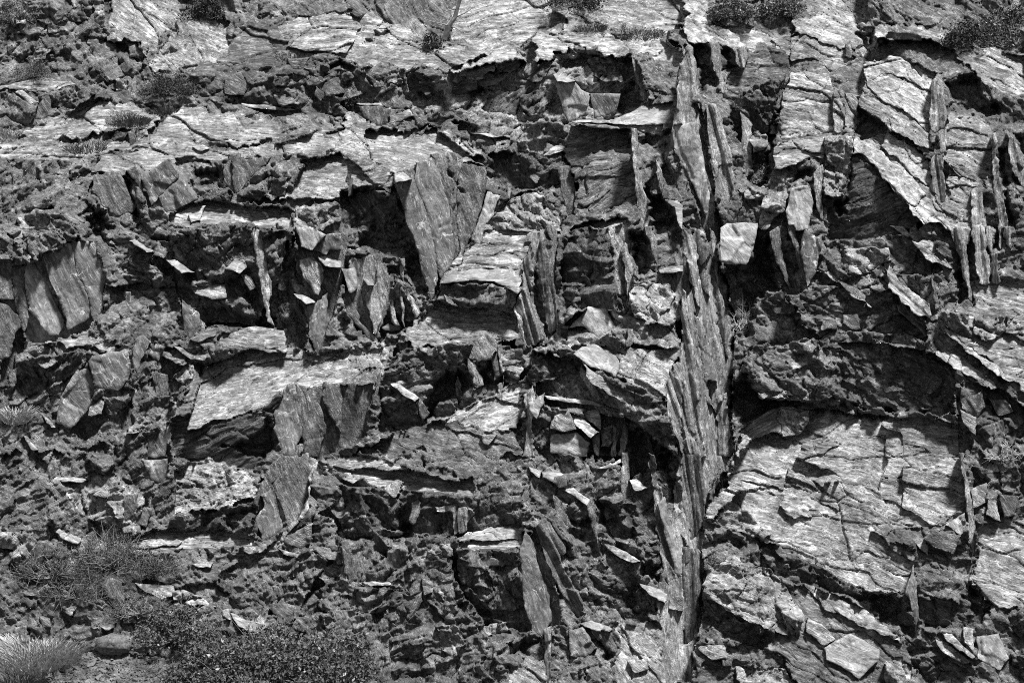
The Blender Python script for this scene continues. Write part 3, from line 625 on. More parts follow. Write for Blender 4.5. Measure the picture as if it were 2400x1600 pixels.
p C rock_block -.2 .05 .6 lam 20 p | 740,260 850,240 1060,330 1180,390 1050,480 1000,500 900,400 740,420 | pale block capping the right hand dome between two upright joints
p C rock_block -.25 .1 .4 lam 15 p | 700,600 740,490 980,500 1030,600 1030,900 850,925 660,950 660,800 | domed block with a shadowed front between upright joints | .12
p C rock_slab -.3 .2 .4 lam 60 p | 1035,600 1110,640 1090,850 1080,900 1032,890
p C rock_slab -.25 .2 .4 lam 50 p | 1115,640 1210,650 1190,760 1165,900 1090,900
c C x .6 0 0 blk 0 m | 1190,750 1210,760 1180,920 1150,1130 1125,1330 1110,1320 1140,1100
p C rock_ledge -.2 .2 .9 lam 36 w | 1230,440 1420,380 1600,430 1720,500 1700,620 1560,560 1400,500 1260,560
p C rock_ledge -.25 .25 .8 lam 38 w | 1250,560 1400,520 1700,640 1690,760 1680,900 1500,740 1350,680 | bright diagonal slope of laminated rock on the right shoulder
p C rock_ledge -.3 .25 .85 lam 38 p | 1215,650 1340,690 1500,780 1690,920 1710,1030 1600,990 1400,870 1205,720
p C rock_ledge -.45 .25 .85 lam 42 w | 1400,900 1560,1000 1690,1090 1700,1280 1650,1260 1480,1100 1350,990
p C rock_ledge -.5 .25 .9 lam 42 w | 1170,940 1240,960 1500,1150 1680,1350 1800,1490 1820,1568 1740,1510 1640,1530 1560,1440 1400,1240 1240,1060 1155,1050 | long bright diagonal band stepping down the right shoulder
p C rock_slab -.5 -.3 .1 str 87 p | 1690,580 1720,530 1780,680 1795,860 1720,910 1690,880 | upright ribbed slab end beside the dark cavern
p C rock_slab -.4 -.2 .1 str 84 p | 1690,1090 1720,1050 1765,1060 1790,1370 1750,1380 1690,1290
p C rock_slab -.3 -.2 .1 str 86 p | 1725,920 1790,880 1800,1040 1760,1050
p C rock_slab -.4 .3 .1 str 85 p | 1110,300 1145,270 1165,400 1130,400
p C rock_slab -.3 .3 .1 str 80 m | 1250,250 1275,260 1285,365 1265,360
p C rock_slab -.5 -.25 .1 str 80 p | 2095,920 2130,900 2150,1200 2215,1568 2150,1568 2110,1300 | leftmost tall ribbed slab on the far right edge
p C rock_slab -.5 -.2 .1 str 78 p | 2205,880 2250,940 2323,1300 2323,1500 2260,1200 2215,1000
p C rock_slab -.5 -.25 .1 str 86 p | 1970,1290 2040,1270 2075,1568 1970,1568
p C rock_ledge -.2 .2 .6 lam 15 p | 1800,800 1990,800 2090,860 2080,920 1950,880 1800,880
p C rock_ledge -.25 .2 .3 lam 35 p | 1810,1100 1920,1130 2060,1240 2040,1260 1850,1170
p C rock_ledge -.3 .05 .85 lam 5 p | 620,1010 650,965 960,930 955,1080 830,1080 720,1130 620,1150
p C rock_pillar -.5 .1 .35 blk 65 p | 600,1200 700,1170 745,1190 720,1340 700,1420 620,1480 560,1568 510,1540 | square pale pillar left of the dark hollow
c C x .9 0 0 blk 0 m | 750,1190 900,1140 890,1210 800,1225 740,1260
p C rock_slab -.5 .1 .2 smo 70 t | 740,1280 850,1260 890,1380 850,1568 720,1568 700,1440
p C rock_slab -.4 .3 .1 slab 85 p | 890,1180 950,1120 955,1500 920,1440
p C rock_block -.3 .1 .3 blk 80 p | 960,940 1150,925 1150,1060 1110,1320 1040,1340 965,1330
c C x 1.0 0 0 blk 0 m | 1040,1350 1120,1340 1120,1460 1060,1480
p C rock_slab -.4 .2 .1 str 76 p | 160,720 230,710 260,760 320,1000 350,1270 330,1350 280,1400 220,1200
p C rock_slab -.3 .2 .1 slab 76 p | 390,760 430,780 470,830 480,1130 440,1200 400,1000
p C rock_block -.4 .1 .3 blk 30 p | 480,870 580,930 570,1000 480,1040 450,960
p C rock_block -.3 .1 .4 blk 30 p | 590,850 650,840 640,910 590,910
p C rock_ledge -.2 .1 .7 blk 5 p | 380,1290 480,1270 590,1280 580,1330 420,1350
p F rock_block -.5 .1 .25 smo 50 t | 258,10 300,-20 510,-20 480,160 430,265 260,250 | pale square block wedged above the black cleft
p D rock_block -.3 -.1 .2 blk 60 m | 180,60 380,20 480,90 370,150 290,190 230,240 190,150
p D rock_plate -.2 0 .9 blk 10 p | 40,40 130,20 180,80 100,95
c D x .45 0 0 blk 0 m | 245,205 290,205 460,640 440,660 360,450
p D rock_slab -.3 -.15 .05 slab 66 t | 170,260 235,245 440,640 400,740 330,740 180,560 | pale streaked slab leaning at the left edge
p D rock_slab -.4 -.1 .05 slab 66 s | 290,190 450,140 500,240 620,500 640,600 460,710 455,640 350,400 | broad leaning slab with white streaks near the left edge
p D rock_slab -.3 0 .1 slab 66 s | 480,110 640,110 700,250 720,380 700,570 640,650 600,480 520,300
p D rock_slab -.2 -.1 .1 slab 66 m | 0,260 80,360 100,500 0,480
p D rock_slab -.3 .1 .1 slab 66 m | 0,490 60,540 150,640 100,760 60,900 0,960
p D rock_slab -.2 -.1 .1 slab 70 m | 80,280 160,260 200,600 160,740 110,560 90,400
p D rock_block -.25 .15 .05 smo 60 s | 660,870 870,850 890,940 870,1050 800,1120 640,1100 600,920
p D rock_slab -.25 .2 .0 smo 60 s | 530,970 600,960 650,1100 600,1250 480,1380 380,1330 420,1150
p D rock_plate -.35 .05 1.0 smo 30 t | 880,100 920,88 1045,170 1000,180
p D rock_plate -.45 .05 1.0 smo 30 t | 1130,230 1190,228 1325,312 1235,322 | bright flat plate jutting from the dark left recess
p D rock_plate -.3 .2 .6 smo 20 m | 1060,170 1150,170 1110,220 1040,200
p D rock_block -.35 0 .4 smo 20 p | 1300,415 1530,400 1540,490 1440,500 1330,460
p D rock_slab -.5 -.2 .1 slab 78 p | 1720,10 1770,30 1830,330 1850,420 1830,560 1870,680 1820,650 1790,480 1740,240 | narrow pale upright slab in the shadowed left centre
p D rock_block -.4 0 .4 smo 30 t | 1530,290 1600,220 1660,230 1680,280 1630,325
p D rock_block -.3 .3 .2 smo 60 p | 1640,330 1700,340 1740,420 1700,440
p D rock_slab -.5 -.05 .15 smo 60 t | 2010,0 2130,10 2220,60 2130,160 2050,140
p D rock_slab -.5 -.1 .1 slab 66 p | 2040,230 2130,190 2210,300 2170,490 2060,340
p D rock_slab -.5 -.25 .0 smo 70 s | 2135,165 2225,55 2323,50 2323,160 2240,160 2220,200 | dark smooth facet of the split block above the pocket
p D rock_plate -.5 .05 1.0 smo 15 t | 2165,210 2240,200 2323,240 2323,280 2210,270
p D rock_plate -.55 .05 1.0 smo 30 t | 2000,462 2060,470 2150,520 2080,532 | small bright wedge plate on top of a grey post
p D rock_slab -.45 -.1 .05 slab 80 s | 2095,540 2150,525 2230,450 2220,700 2160,880 2100,750
p D rock_slab -.35 .2 .0 smo 65 s | 1240,500 1360,600 1370,680 1290,770 1250,700
p D rock_plate -.2 0 .8 smo -15 m | 1290,770 1480,690 1470,740 1360,790
p D rock_ledge -.25 0 .6 lam 5 p | 1480,750 1680,690 1930,710 1960,850 1900,860 1750,840 1500,830
p D rock_plate -.3 .05 .8 smo 30 p | 1180,815 1240,830 1320,880 1430,870 1390,915 1300,905
p D rock_slab -.35 -.2 .05 slab 70 s | 1860,1280 1930,1120 2000,1060 2060,1200 2060,1400 2000,1568 1930,1568 1870,1400
p D rock_slab -.4 0 .05 slab 68 m | 2005,1065 2120,1110 2200,1280 2220,1400 2160,1568 2070,1568 2050,1350
p D rock_slab -.35 .1 .05 slab 64 m | 2200,1060 2323,1080 2323,1420 2250,1300 2190,1150
p D rock_block -.3 .1 .3 smo 40 p | 610,1230 690,1170 710,1200 690,1280 600,1290
p D rock_block -.3 0 .6 blk 20 p | 870,1370 960,1290 1040,1340 1000,1400 860,1410
p D rock_slab -.3 .1 .05 slab 70 m | 1040,1040 1060,980 1140,1010 1160,1150 1060,1160
p D rock_block -.3 0 .5 blk 60 p | 1180,1020 1300,930 1320,1000 1270,1090
p D rock_slab -.3 .1 .1 slab 70 s | 920,770 980,740 1030,790 960,900 930,1000 900,900
p D rock_block -.25 .1 .1 smo 60 s | 1010,870 1060,800 1120,820 1080,920
p D rock_block -.3 .1 .1 slab 70 m | 1000,1450 1090,1400 1130,1500 1140,1568 1000,1568
p D rock_plate -.2 .1 .7 smo 45 p | 270,1270 300,1280 380,1370 350,1370
p D rock_plate -.2 .1 .7 smo 50 p | 160,1420 190,1430 260,1520 220,1530
p E rock_slab -.5 .1 .1 smo 60 t | 0,290 90,282 110,420 60,460 20,340
p E rock_slab -.55 -.1 .1 slab 80 p | 170,460 230,400 240,290 280,300 290,420 270,640 230,740 180,560
p E rock_plate -.5 0 .9 smo 30 t | 150,360 180,368 228,402 180,405
p E rock_slab -.35 -.1 .1 str 72 p | 390,210 430,220 440,400 500,500 550,590 500,625 450,500 400,330
p E rock_slab -.5 .1 .1 slab 80 p | 395,400 430,550 430,690 410,640
p E rock_slab -.4 .1 .3 str 75 w | 340,490 365,560 410,690 340,650
p E rock_slab -.4 -.1 .05 slab 60 m | 0,470 60,480 130,610 120,640 220,740 250,800 170,760 40,600
p E rock_plate -.3 .1 .3 smo 0 s | 270,690 320,660 410,680 400,710 300,710
p E rock_ledge -.4 .05 .55 lam -8 p | 830,200 960,120 1200,110 1290,110 1240,220 1210,300 1100,280 960,285 800,320 | pale layered block top in the middle of the cliff
p E rock_ledge -.5 .0 .75 smo -5 t | 670,390 760,310 980,292 1160,290 1230,370 1190,445 1140,420 1040,375 850,372 700,392 | smooth white rock shelf on the central block
p E rock_block -.25 0 -.1 blk 80 m | 700,420 860,390 1030,390 1140,440 1190,490 1160,560 1000,530 890,560 720,520
p E rock_plate -.6 0 1.0 smo 10 w | 1140,425 1240,418 1200,462
p E rock_slab -.6 .15 .05 str 76 p | 1240,225 1290,115 1310,180 1300,400 1320,600 1380,770 1340,790 1270,820 1180,560 1200,480 1230,400 | upright slab forming the right edge of the central white shelf
c E x .8 0 0 blk 0 m | 1280,310 1325,310 1340,400 1400,720 1430,745 1390,760 1340,640 1295,420
p E rock_slab -.5 .15 .05 str 82 m | 1330,290 1350,100 1390,80 1440,100 1460,250 1480,640 1430,740 1405,700 1370,500 | dark ribbed upright slab beside the central white shelf
p E rock_slab -.4 .1 .05 slab 78 m | 1390,0 1470,0 1470,160 1440,110
p E rock_slab -.35 0 .05 slab 76 p | 1170,530 1230,640 1265,820 1250,840 1200,690
p E rock_slab -.5 -.1 .1 str 78 p | 1900,170 1930,110 2000,250 1975,430 1950,550 1930,350
p E rock_slab -.7 -.2 .1 slab 76 p | 2060,0 2110,0 2150,100 2162,305 2130,220 | hanging tooth of slate in front of the black slot
p E rock_ledge -.5 0 1.0 smo 0 p | 2160,300 2323,270 2323,310 2170,322
p E rock_hump -.35 .1 .5 blk 40 w | 1990,400 2090,370 2230,410 2280,470 2240,560 2150,650 2000,620 1960,500 | bright rounded lump below the black slot
p E rock_block -.4 -.1 .25 smo 60 t | 1550,690 1680,545 1800,560 1870,690 1750,760 1650,680 | triangular pale facet with streaks near the centre
p E rock_block -.3 .1 .2 blk 60 m | 1480,680 1555,680 1540,790 1460,700
p E rock_block -.3 .1 .3 blk 30 p | 1750,770 1880,700 1950,700 1935,880 1870,850
p E rock_pillar -.4 .2 .1 slab 88 p | 1945,700 1985,700 1982,800 1940,822
p E rock_block -.35 .1 .5 smo 35 t | 1580,870 1640,820 1720,800 1830,850 1900,920 1870,1030 1830,1000 1700,960 1640,915 | smooth pale slab with a straight hairline joint near the centre
p E rock_ledge -.25 .1 .7 lam 36 p | 1640,925 1880,1090 2000,1160 1980,1230 1800,1130 1680,1040
p E rock_block -.35 -.2 .1 smo 60 p | 870,900 900,790 980,720 1060,780 1060,850 1020,905 930,925
c E x .8 0 0 blk 0 m | 925,935 1020,915 1035,1060 960,1085
p E rock_slab -.45 -.3 .05 slab 72 p | 850,890 925,945 970,1080 920,1105 880,1010
p E rock_slab -.45 .2 .05 slab 75 m | 1020,905 1060,845 1105,1010 1040,1060
p E rock_slab -.5 -.1 .1 slab 75 p | 1062,800 1085,860 1112,980 1105,1055 1075,900
p E rock_block -.35 0 .2 blk 20 p | 1115,980 1230,915 1240,980 1180,1070 1112,1055
p E rock_slab -.3 -.1 .1 slab 85 p | 1060,1080 1105,1060 1090,1180 1070,1170
p E rock_plate -.45 .05 1.0 smo 30 w | 330,1070 380,1068 535,1170 500,1192 400,1130 | bright blade like plate over the black hollow
p E rock_plate -.4 .3 -.1 smo 70 s | 505,1195 535,1172 598,1270 550,1322
p E rock_slab -.3 -.2 .1 slab 80 p | 230,1060 270,980 265,1080 245,1160
p E rock_slab -.3 0 .1 slab 85 p | 785,1020 800,1020 822,1150 800,1225 780,1100
p E rock_block -.25 .1 .3 smo 20 p | 950,1420 1060,1410 1000,1490 960,1470
p E rock_pillar -.4 0 .1 str 86 p | 1240,1150 1300,1080 1320,1250 1300,1400 1320,1568 1230,1568 1255,1350
p E rock_block -.35 -.1 .2 smo 50 t | 1270,1200 1385,1135 1380,1200 1330,1310 1280,1250
p E rock_block -.3 0 .2 smo 30 p | 1450,1290 1560,1240 1600,1380 1500,1400 1420,1380
p E rock_plate -.5 .05 1.0 smo 35 w | 1560,1268 1640,1308 1755,1400 1700,1442 1600,1362 | bright flat plate on the block cluster below the centre
p E rock_slab -.45 .35 0 smo 80 m | 1702,1445 1757,1402 1750,1568 1720,1540
p E rock_block -.3 .1 .2 smo 20 p | 1640,1260 1760,1250 1770,1390 1690,1330
p E rock_block -.35 -.05 .15 smo 30 t | 1430,1420 1600,1400 1690,1470 1670,1568 1420,1540
p E rock_slab -.35 .1 .1 slab 86 p | 1850,1350 1875,1370 1870,1568 1840,1568
p E rock_slab -.4 .1 .1 slab 84 p | 1925,1280 1952,1400 1920,1568 1885,1560
p E rock_slab -.4 .1 .1 slab 76 p | 2070,1410 2100,1440 2140,1568 2110,1568
p E rock_block -.3 0 .2 blk 40 p | 1780,1370 1850,1350 1840,1480 1770,1500
p E rock_ledge -.25 0 .8 smo 10 p | 1380,1150 1500,1160 1720,1190 1900,1250 1880,1265 1700,1215 1400,1175
p E rock_slab -.4 -.1 .1 str 72 p | 2200,1110 2235,980 2290,920 2323,1000 2323,1568 2260,1400 2220,1250
p F rock_slab -.35 -.1 .1 str 80 p | 0,430 20,450 60,700 120,1000 150,1400 165,1568 0,1568 | ribbed foot of the tall central buttress
p F rock_slab -.45 -.2 .05 slab 78 s | 80,580 110,620 180,800 230,1060 210,1240 160,1200 120,900 | smooth grey blade on the side of the tall central buttress
p F rock_slab -.4 -.2 .1 str 78 p | 0,0 60,60 110,200 120,560 90,520 40,300 0,180
p F rock_slab -.35 .1 .1 str 82 p | 185,0 220,60 240,400 290,600 330,640 310,900 250,700 200,400
p F rock_slab -.35 .1 .1 str 78 p | 175,1050 230,1060 290,1180 300,1300 240,1330 190,1200
p F rock_slab -.3 .2 .1 str 86 p | 235,1240 300,1130 322,1400 320,1568 240,1568
p F rock_slab -.3 .0 .1 slab 80 m | 100,230 170,330 185,480 130,420
p F rock_slab -.6 -.15 .05 slab 74 m | 590,40 650,0 665,40 690,240 740,420 740,460 690,340 640,260
p F rock_slab -.55 .1 .05 slab 72 m | 715,0 760,0 830,300 840,400 810,330 770,180
p F rock_slab -.6 -.05 .05 smo 78 s | 820,60 840,20 910,80 950,60 940,170 900,330 850,410 825,300 800,180 | smooth grey hanging slab right of the black cleft
p F rock_block -.3 .05 .35 blk 10 p | 1100,160 1400,150 1420,230 1300,300 1130,330
p F rock_plate -.4 .15 .7 lam 42 p | 900,295 990,300 1230,460 1285,555 1200,500 1050,380 | thin diagonal blade across the dark right wall
p F rock_plate -.75 .15 .9 str 42 w | 1380,290 1460,350 1680,530 1680,630 1600,610 1480,500 1400,420 | large bright tilted plate on the right wall
p F rock_plate -.5 .2 .5 str 42 p | 1420,505 1480,540 1655,660 1672,755 1590,680
p F rock_plate -.4 .2 .8 lam 40 p | 1560,100 1700,110 1840,290 1700,250 1600,150
p F rock_block -.3 .1 .4 smo 20 p | 1410,0 1500,0 1560,60 1540,75 1460,30
p F rock_slab -.4 .2 .1 slab 86 m | 1700,320 1725,420 1742,560 1720,570 1700,420
p F rock_slab -.55 -.2 .1 str 84 p | 1800,0 1880,0 1930,60 1985,545 1945,490 1890,250 1840,100
p F rock_slab -.6 -.25 .15 str 85 w | 1970,0 2050,0 2080,200 2090,390 2020,390 1990,150 | bright ribbed slab at the right edge
p F rock_slab -.5 -.1 .1 str 87 p | 2095,190 2140,180 2168,380 2110,390
p F rock_slab -.5 -.2 .1 slab 86 p | 2065,0 2095,0 2103,190 2080,150
p F rock_slab -.5 -.1 .1 slab 86 p | 2145,0 2175,0 2168,160 2150,120
p F rock_slab -.5 -.1 .1 str 86 p | 2180,0 2230,0 2232,180 2200,120
p F rock_block -.3 .1 .25 blk 10 p | 1760,580 1950,590 1970,760 1900,750 1800,680
p F rock_block -.25 .1 .4 blk 10 p | 1985,620 2190,620 2190,720 2060,780 1990,740
p F rock_block -.25 .1 .4 blk 10 p | 2200,610 2323,600 2323,740 2200,730
p F rock_ledge -.45 .2 .8 lam 42 w | 1740,605 1800,690 2000,860 2150,950 2235,1062 2140,1020 1950,870 1780,730 | upper of two bright diagonal bands at the right edge
p F rock_ledge -.45 .2 .8 lam 42 w | 1720,850 1900,880 2050,1000 2140,1100 2100,1112 1900,990 1760,900 | lower of two bright diagonal bands at the right edge
p F rock_block -.4 -.05 .2 smo 30 m | 1090,602 1190,597 1210,700 1150,702 1090,660 | small cube shaped block on the scalloped rim
p F rock_block -.3 0 .1 smo 60 m | 950,640 1040,640 1050,700 940,705
p F rock_ledge -.15 0 .35 blk 80 m | 930,775 1000,725 1190,718 1380,742 1540,742 1665,830 1600,832 1400,790 1250,792 1000,805 930,840 | pale scalloped rim across the dark right wall
p F rock_block -.3 -.1 .3 blk 50 p | 780,790 870,770 910,820 880,880 820,850
p F rock_ledge -.25 0 .5 blk 10 p | 510,1130 680,1120 760,1150 640,1180 520,1165
p F rock_hump -.3 -.2 .45 smo -30 p | 380,1400 600,1245 720,1225 860,1255 830,1330 700,1420 600,1400 480,1450
p F rock_block -.2 .1 .4 blk 60 p | 640,1260 760,1250 860,1300 790,1420 680,1430
p F rock_block -.35 .2 .0 smo 60 m | 1890,1090 1980,1150 2040,1110 2060,1230 2000,1310 1900,1240
p F rock_block -.3 .2 .2 smo 30 p | 1890,1250 2000,1300 1990,1420 1910,1340
p F rock_block -.3 .1 .2 smo 30 m | 2080,1170 2200,1180 2250,1260 2150,1290
p F rock_ledge -.15 .0 .4 lam 12 p | 1350,1350 1500,1315 1700,1315 1870,1350 1890,1568 1500,1568 1480,1400
p G rock_block -.3 .1 .2 blk 60 p | 740,290 830,250 860,300 850,480 800,500 780,420 720,330
p G rock_slab -.3 .1 .05 slab 66 m | 845,300 940,280 930,380 880,460 850,470
p G rock_slab -.3 .15 .0 smo 60 s | 960,50 1140,40 1150,130 1100,210 1030,190
p G rock_slab -.25 .1 .0 smo 60 s | 920,480 980,370 1040,380 1000,500
p G rock_block -.2 .1 .7 smo 30 t | 360,520 400,508 470,560 430,592
p G rock_block -.25 .1 .7 smo 30 t | 430,590 480,550 590,590 540,632
p G rock_slab -.3 .2 .05 slab 70 p | 530,625 590,560 602,690 540,702
p G rock_block -.35 -.05 .25 blk 40 p | 0,540 170,530 265,600 200,740 110,790 90,660 0,600 | pale block at the left edge over the dark heather
p G rock_block -.2 0 .8 smo 5 w | 350,170 500,165 590,185 560,205 380,190
p G rock_block -.3 .05 .5 smo 30 p | 630,290 690,245 740,270 720,310
c G x .6 0 0 blk 0 m | 1530,430 1620,400 1760,370 1790,420 1680,460 1600,540 1540,520
p G rock_slab -.45 -.1 .1 slab 62 s | 1770,290 1840,240 1900,420 1940,500 1850,580 1790,600 1750,500 1720,450 1800,360 | grey jointed slab above the pale streak at lower left
p G rock_slab -.45 .05 .1 slab 66 m | 1850,210 2000,60 2100,0 2112,130 2080,340 2020,470 1960,490 1900,330 | tall leaning slab with a pale streaked right side
p G rock_slab -.2 .2 .3 lam 60 w | 2020,460 2085,340 2112,130 2135,125 2105,380 1960,550 1940,610 1800,690 1860,610 1960,510
p G rock_block -.35 .1 .2 smo 20 p | 1930,590 2080,500 2130,480 2110,620 2050,660 1940,620
p G rock_plate -.2 0 .8 smo 20 p | 1890,650 2040,690 2020,720 1930,690
p G rock_ledge -.2 .1 .7 lam 30 p | 2070,650 2200,640 2323,700 2323,760 2180,700
p G rock_ledge -.25 0 .9 lam -5 p | 590,695 860,612 1000,592 1240,602 1200,640 1000,650 800,665 650,722
p G rock_plate -.2 0 .9 smo 3 w | 1280,755 1450,750 1430,782 1350,782
p G rock_slab -.3 .1 .1 slab 66 m | 680,900 760,850 830,880 850,990 800,1110 750,1000
p G rock_block -.3 0 .3 blk 40 p | 380,1000 440,970 520,1030 500,1110 430,1080
p G rock_block -.3 0 .5 blk 20 p | 160,930 320,890 350,960 180,972
p G rock_block -.25 0 .2 smo 40 m | 820,1040 1000,1020 1100,1060 1000,1150 840,1160
p G rock_block -.25 0 .2 blk 40 m | 590,1110 700,1120 800,1150 740,1210 620,1190
p G rock_block -.25 .1 .2 smo 40 m | 270,1110 340,1130 350,1190 290,1200
p G rock_block -.3 0 .4 blk 40 m | 360,880 480,870 540,940 450,980
p G rock_plate -.3 .05 1.0 smo 20 w | 880,870 990,895 1180,910 1200,960 1100,1000 990,950 | uppermost of the bright fallen plates at lower left
p G rock_plate -.3 .05 .9 blk 25 w | 1170,950 1270,940 1400,1000 1480,1050 1320,1042 1180,1000 | cracked bright plate in the slanting row at lower left
p G rock_block -.3 .3 .0 smo 40 s | 1340,1070 1440,1022 1462,1080 1360,1102
p G rock_plate -.3 .1 .8 smo 50 w | 1505,1080 1560,1060 1572,1140 1515,1110
p G rock_plate -.35 .05 1.0 smo 25 w | 1570,1090 1680,1140 1835,1160 1820,1190 1730,1242 1620,1180 | broad bright plate in the slanting row above the big shrub
p G rock_block -.35 .35 -.1 smo 30 m | 1730,1244 1822,1188 1842,1222 1760,1272
p G rock_plate -.3 .1 .9 smo 35 w | 1790,1252 1840,1224 1922,1280 1870,1312 1820,1302
p G rock_plate -.2 .05 .9 smo 40 p | 1250,1120 1320,1130 1400,1222 1330,1222 1260,1180
p G rock_block -.25 .1 .3 smo 50 m | 1830,1060 1900,1020 2000,1080 1960,1150 1880,1110
p H rock_slab -.4 -.3 .05 slab -70 m | 460,460 480,340 520,310 540,340 530,420 490,492
p H rock_slab -.3 0 .1 slab 85 p | 640,370 790,340 800,540 765,570 750,400 650,400
p H rock_slab -.4 .1 .05 slab 80 m | 795,380 850,370 880,420 845,540 800,550
p H rock_ledge -.3 0 1.0 lam 3 w | 760,590 860,540 1150,500 1250,500 1230,600 1150,588 900,592 | bright narrow shelf at lower centre
p H rock_slab -.5 -.1 .05 slab 70 s | 1250,510 1300,600 1340,760 1420,1000 1430,1150 1360,1250 1300,1200 1240,1000 1210,700 | long grey leaning slab at lower centre
p H rock_slab -.4 .1 .05 str 62 m | 1315,500 1400,420 1500,560 1530,680 1480,700 1560,860 1640,1000 1650,1100 1610,1130 1500,960 1430,800 | ribbed slab leaning behind the long grey slab
p H rock_slab -.3 .1 .05 slab 62 m | 1385,430 1430,450 1560,630 1500,590
p H rock_slab -.3 .1 .1 slab 70 m | 1440,290 1500,330 1560,520 1460,430
p H rock_plate -.35 .1 .9 smo 35 w | 1270,90 1360,130 1350,172 1290,130
p H rock_plate -.35 .05 .8 smo 10 t | 1360,130 1480,122 1530,160 1440,200 1370,170
p H rock_block -.45 .1 .0 smo 70 s | 1455,165 1525,142 1535,230 1480,242 1440,205 | small dark cube hanging under pale plates
p H rock_plate -.35 .05 1.0 smo 30 w | 1500,252 1580,240 1692,320 1670,362 1600,312
p H rock_slab -.45 .2 .05 slab 80 m | 1672,365 1712,312 1730,500 1770,620 1782,760 1740,640 1700,500
p H rock_plate -.45 .05 1.0 smo 28 w | 1760,598 1800,608 2045,738 1980,752 1860,692 | bright rod like plate over a dark pocket
p H rock_block -.4 .3 -.1 smo 70 m | 1987,754 2047,738 2022,832 2000,842
p H rock_plate -.35 .05 .9 smo 25 t | 2030,890 2140,920 2218,962 2200,1022 2090,962 | pale plate at the foot of the central buttress
p H rock_block -.35 .1 .2 smo 40 p | 2240,980 2323,980 2323,1080 2230,1062
p H rock_slab -.45 .1 .05 slab 85 p | 1910,0 1952,0 1962,300 1930,342 1900,200
p H rock_slab -.45 -.2 .05 str 74 p | 2090,0 2130,20 2150,200 2190,280 2230,600 2260,830 2220,900 2170,700 2130,450 2110,200 | ribbed lower slab of the central buttress
p H rock_slab -.4 .1 .05 slab 72 t | 2150,350 2200,300 2260,560 2323,700 2323,850 2270,820 2200,560
p H rock_plate -.3 .1 .7 smo 20 w | 1960,190 2010,180 2085,240 2000,262
p H rock_plate -.3 .1 .7 smo -30 t | 1740,110 1830,70 1910,40 1900,70 1800,110
p H rock_block -.35 -.1 .1 smo 50 s | 1550,1210 1640,1185 1740,1330 1660,1392 1560,1382 | smooth square block at the bottom centre
p H rock_plate -.35 .05 .9 smo 25 t | 1620,1165 1700,1140 1845,1200 1800,1242 1700,1200
p H rock_slab -.4 .2 .1 slab 60 m | 1700,1205 1840,1225 1880,1320 1850,1402 1800,1330
c H x .9 0 0 blk 0 m | 1740,1280 1820,1330 1840,1415 1780,1405
p H rock_block -.3 .1 .2 smo 40 p | 550,840 620,880 620,950 560,972
p H rock_slab -.35 .1 .0 slab -55 m | 440,1050 550,942 552,1010 450,1142
p H rock_ledge -.25 0 .95 lam 3 w | 110,885 400,868 430,910 200,912
p H rock_block -.25 0 .1 blk 20 m | 90,915 420,930 400,1040 230,1090 90,1080
p H rock_block -.3 0 .4 blk 30 p | 620,640 740,620 760,700 660,740 580,700
p H rock_block -.3 -.1 .3 blk 40 p | 640,1180 780,1170 850,1300 760,1400 680,1340
p H rock_block -.3 0 .2 blk 40 p | 930,1180 1120,1150 1160,1230 1000,1250
p H rock_block -.3 0 .3 smo 40 p | 1950,1420 2060,1400 2090,1470 2000,1500
p H rock_slab -.3 0 .1 slab 80 m | 0,640 60,690 100,720 110,860 60,900 20,820
p H rock_pillar -.3 0 .1 str 86 p | 1380,1200 1430,1180 1440,1568 1390,1568
p I rock_slab -.35 0 .1 str 84 m | 0,0 110,0 150,300 130,480 60,600 0,400
p I rock_slab -.35 0 .1 str 86 m | 0,640 110,660 130,900 60,1280 0,1300
p I rock_ledge -.25 .05 .55 lam 18 p | 340,90 520,70 710,190 690,250 420,190 320,200
p I rock_ledge -.2 .1 .6 lam 30 p | 700,180 720,100 900,200 980,280 850,270
p I rock_ledge -.25 .1 .6 lam 20 w | 660,360 690,290 900,310 1070,400 1040,430 840,380 880,440 760,450
p I rock_block -.3 .1 .35 lam 12 p | 1500,90 1900,90 1930,350 1780,490 1690,500 1490,370 | broad pale slab with a jagged lower corner at right
p I rock_ledge -.2 .1 .5 lam 15 p | 820,-60 1380,-120 1400,60 1340,260 1100,210 1000,120 760,40 | pale upper field of the big lower right slab
p I rock_block -.3 .2 .0 smo 20 m | 1640,585 1720,530 1900,560 1840,690 1700,640
p I rock_block -.3 0 .35 smo 60 p | 1790,495 1920,410 1930,500 1890,565
p I rock_block -.2 .1 .4 smo 30 p | 1560,590 1620,580 1675,640 1670,700 1610,650
p I rock_block -.4 0 .4 blk 10 p | 190,470 280,380 450,400 600,560 540,600 440,560 300,520 | pale knob at the left end of the big lower right slab
c I x .7 0 -.3 blk 0 m | 160,500 360,560 440,650 400,670 200,620
p I rock_block -.45 .1 .45 blk 25 p | 130,900 170,790 330,720 600,790 700,900 830,1110 800,1240 640,1220 540,1180 350,1100 170,1000 | large pale overhanging block at lower right
c I x .6 0 -.2 blk 0 m | 100,980 350,1110 600,1235 580,1330 380,1290 120,1160
p I rock_pillar -.45 -.2 .1 str 86 p | 1880,0 1910,0 1960,300 1992,620 1975,830 1950,600 1920,300 | thin straight slate rib edging the big lower right slab
p I rock_block -.3 .1 .2 smo 40 p | 1965,250 2070,205 2060,340 1972,380
p I rock_block -.3 .3 .2 smo 60 p | 2080,320 2130,340 2165,470 2065,425
p I rock_block -.3 .1 .1 smo 50 m | 2150,280 2290,300 2260,420 2190,440
p I rock_slab -.35 .2 .1 smo 80 s | 1572,745 1590,900 1612,1200 1585,1230 1545,1000 1510,960
p I rock_ledge -.3 .1 .7 lam 34 p | 830,890 1000,960 1250,1070 1400,1200 1500,1300 1350,1240 1150,1140 950,1050
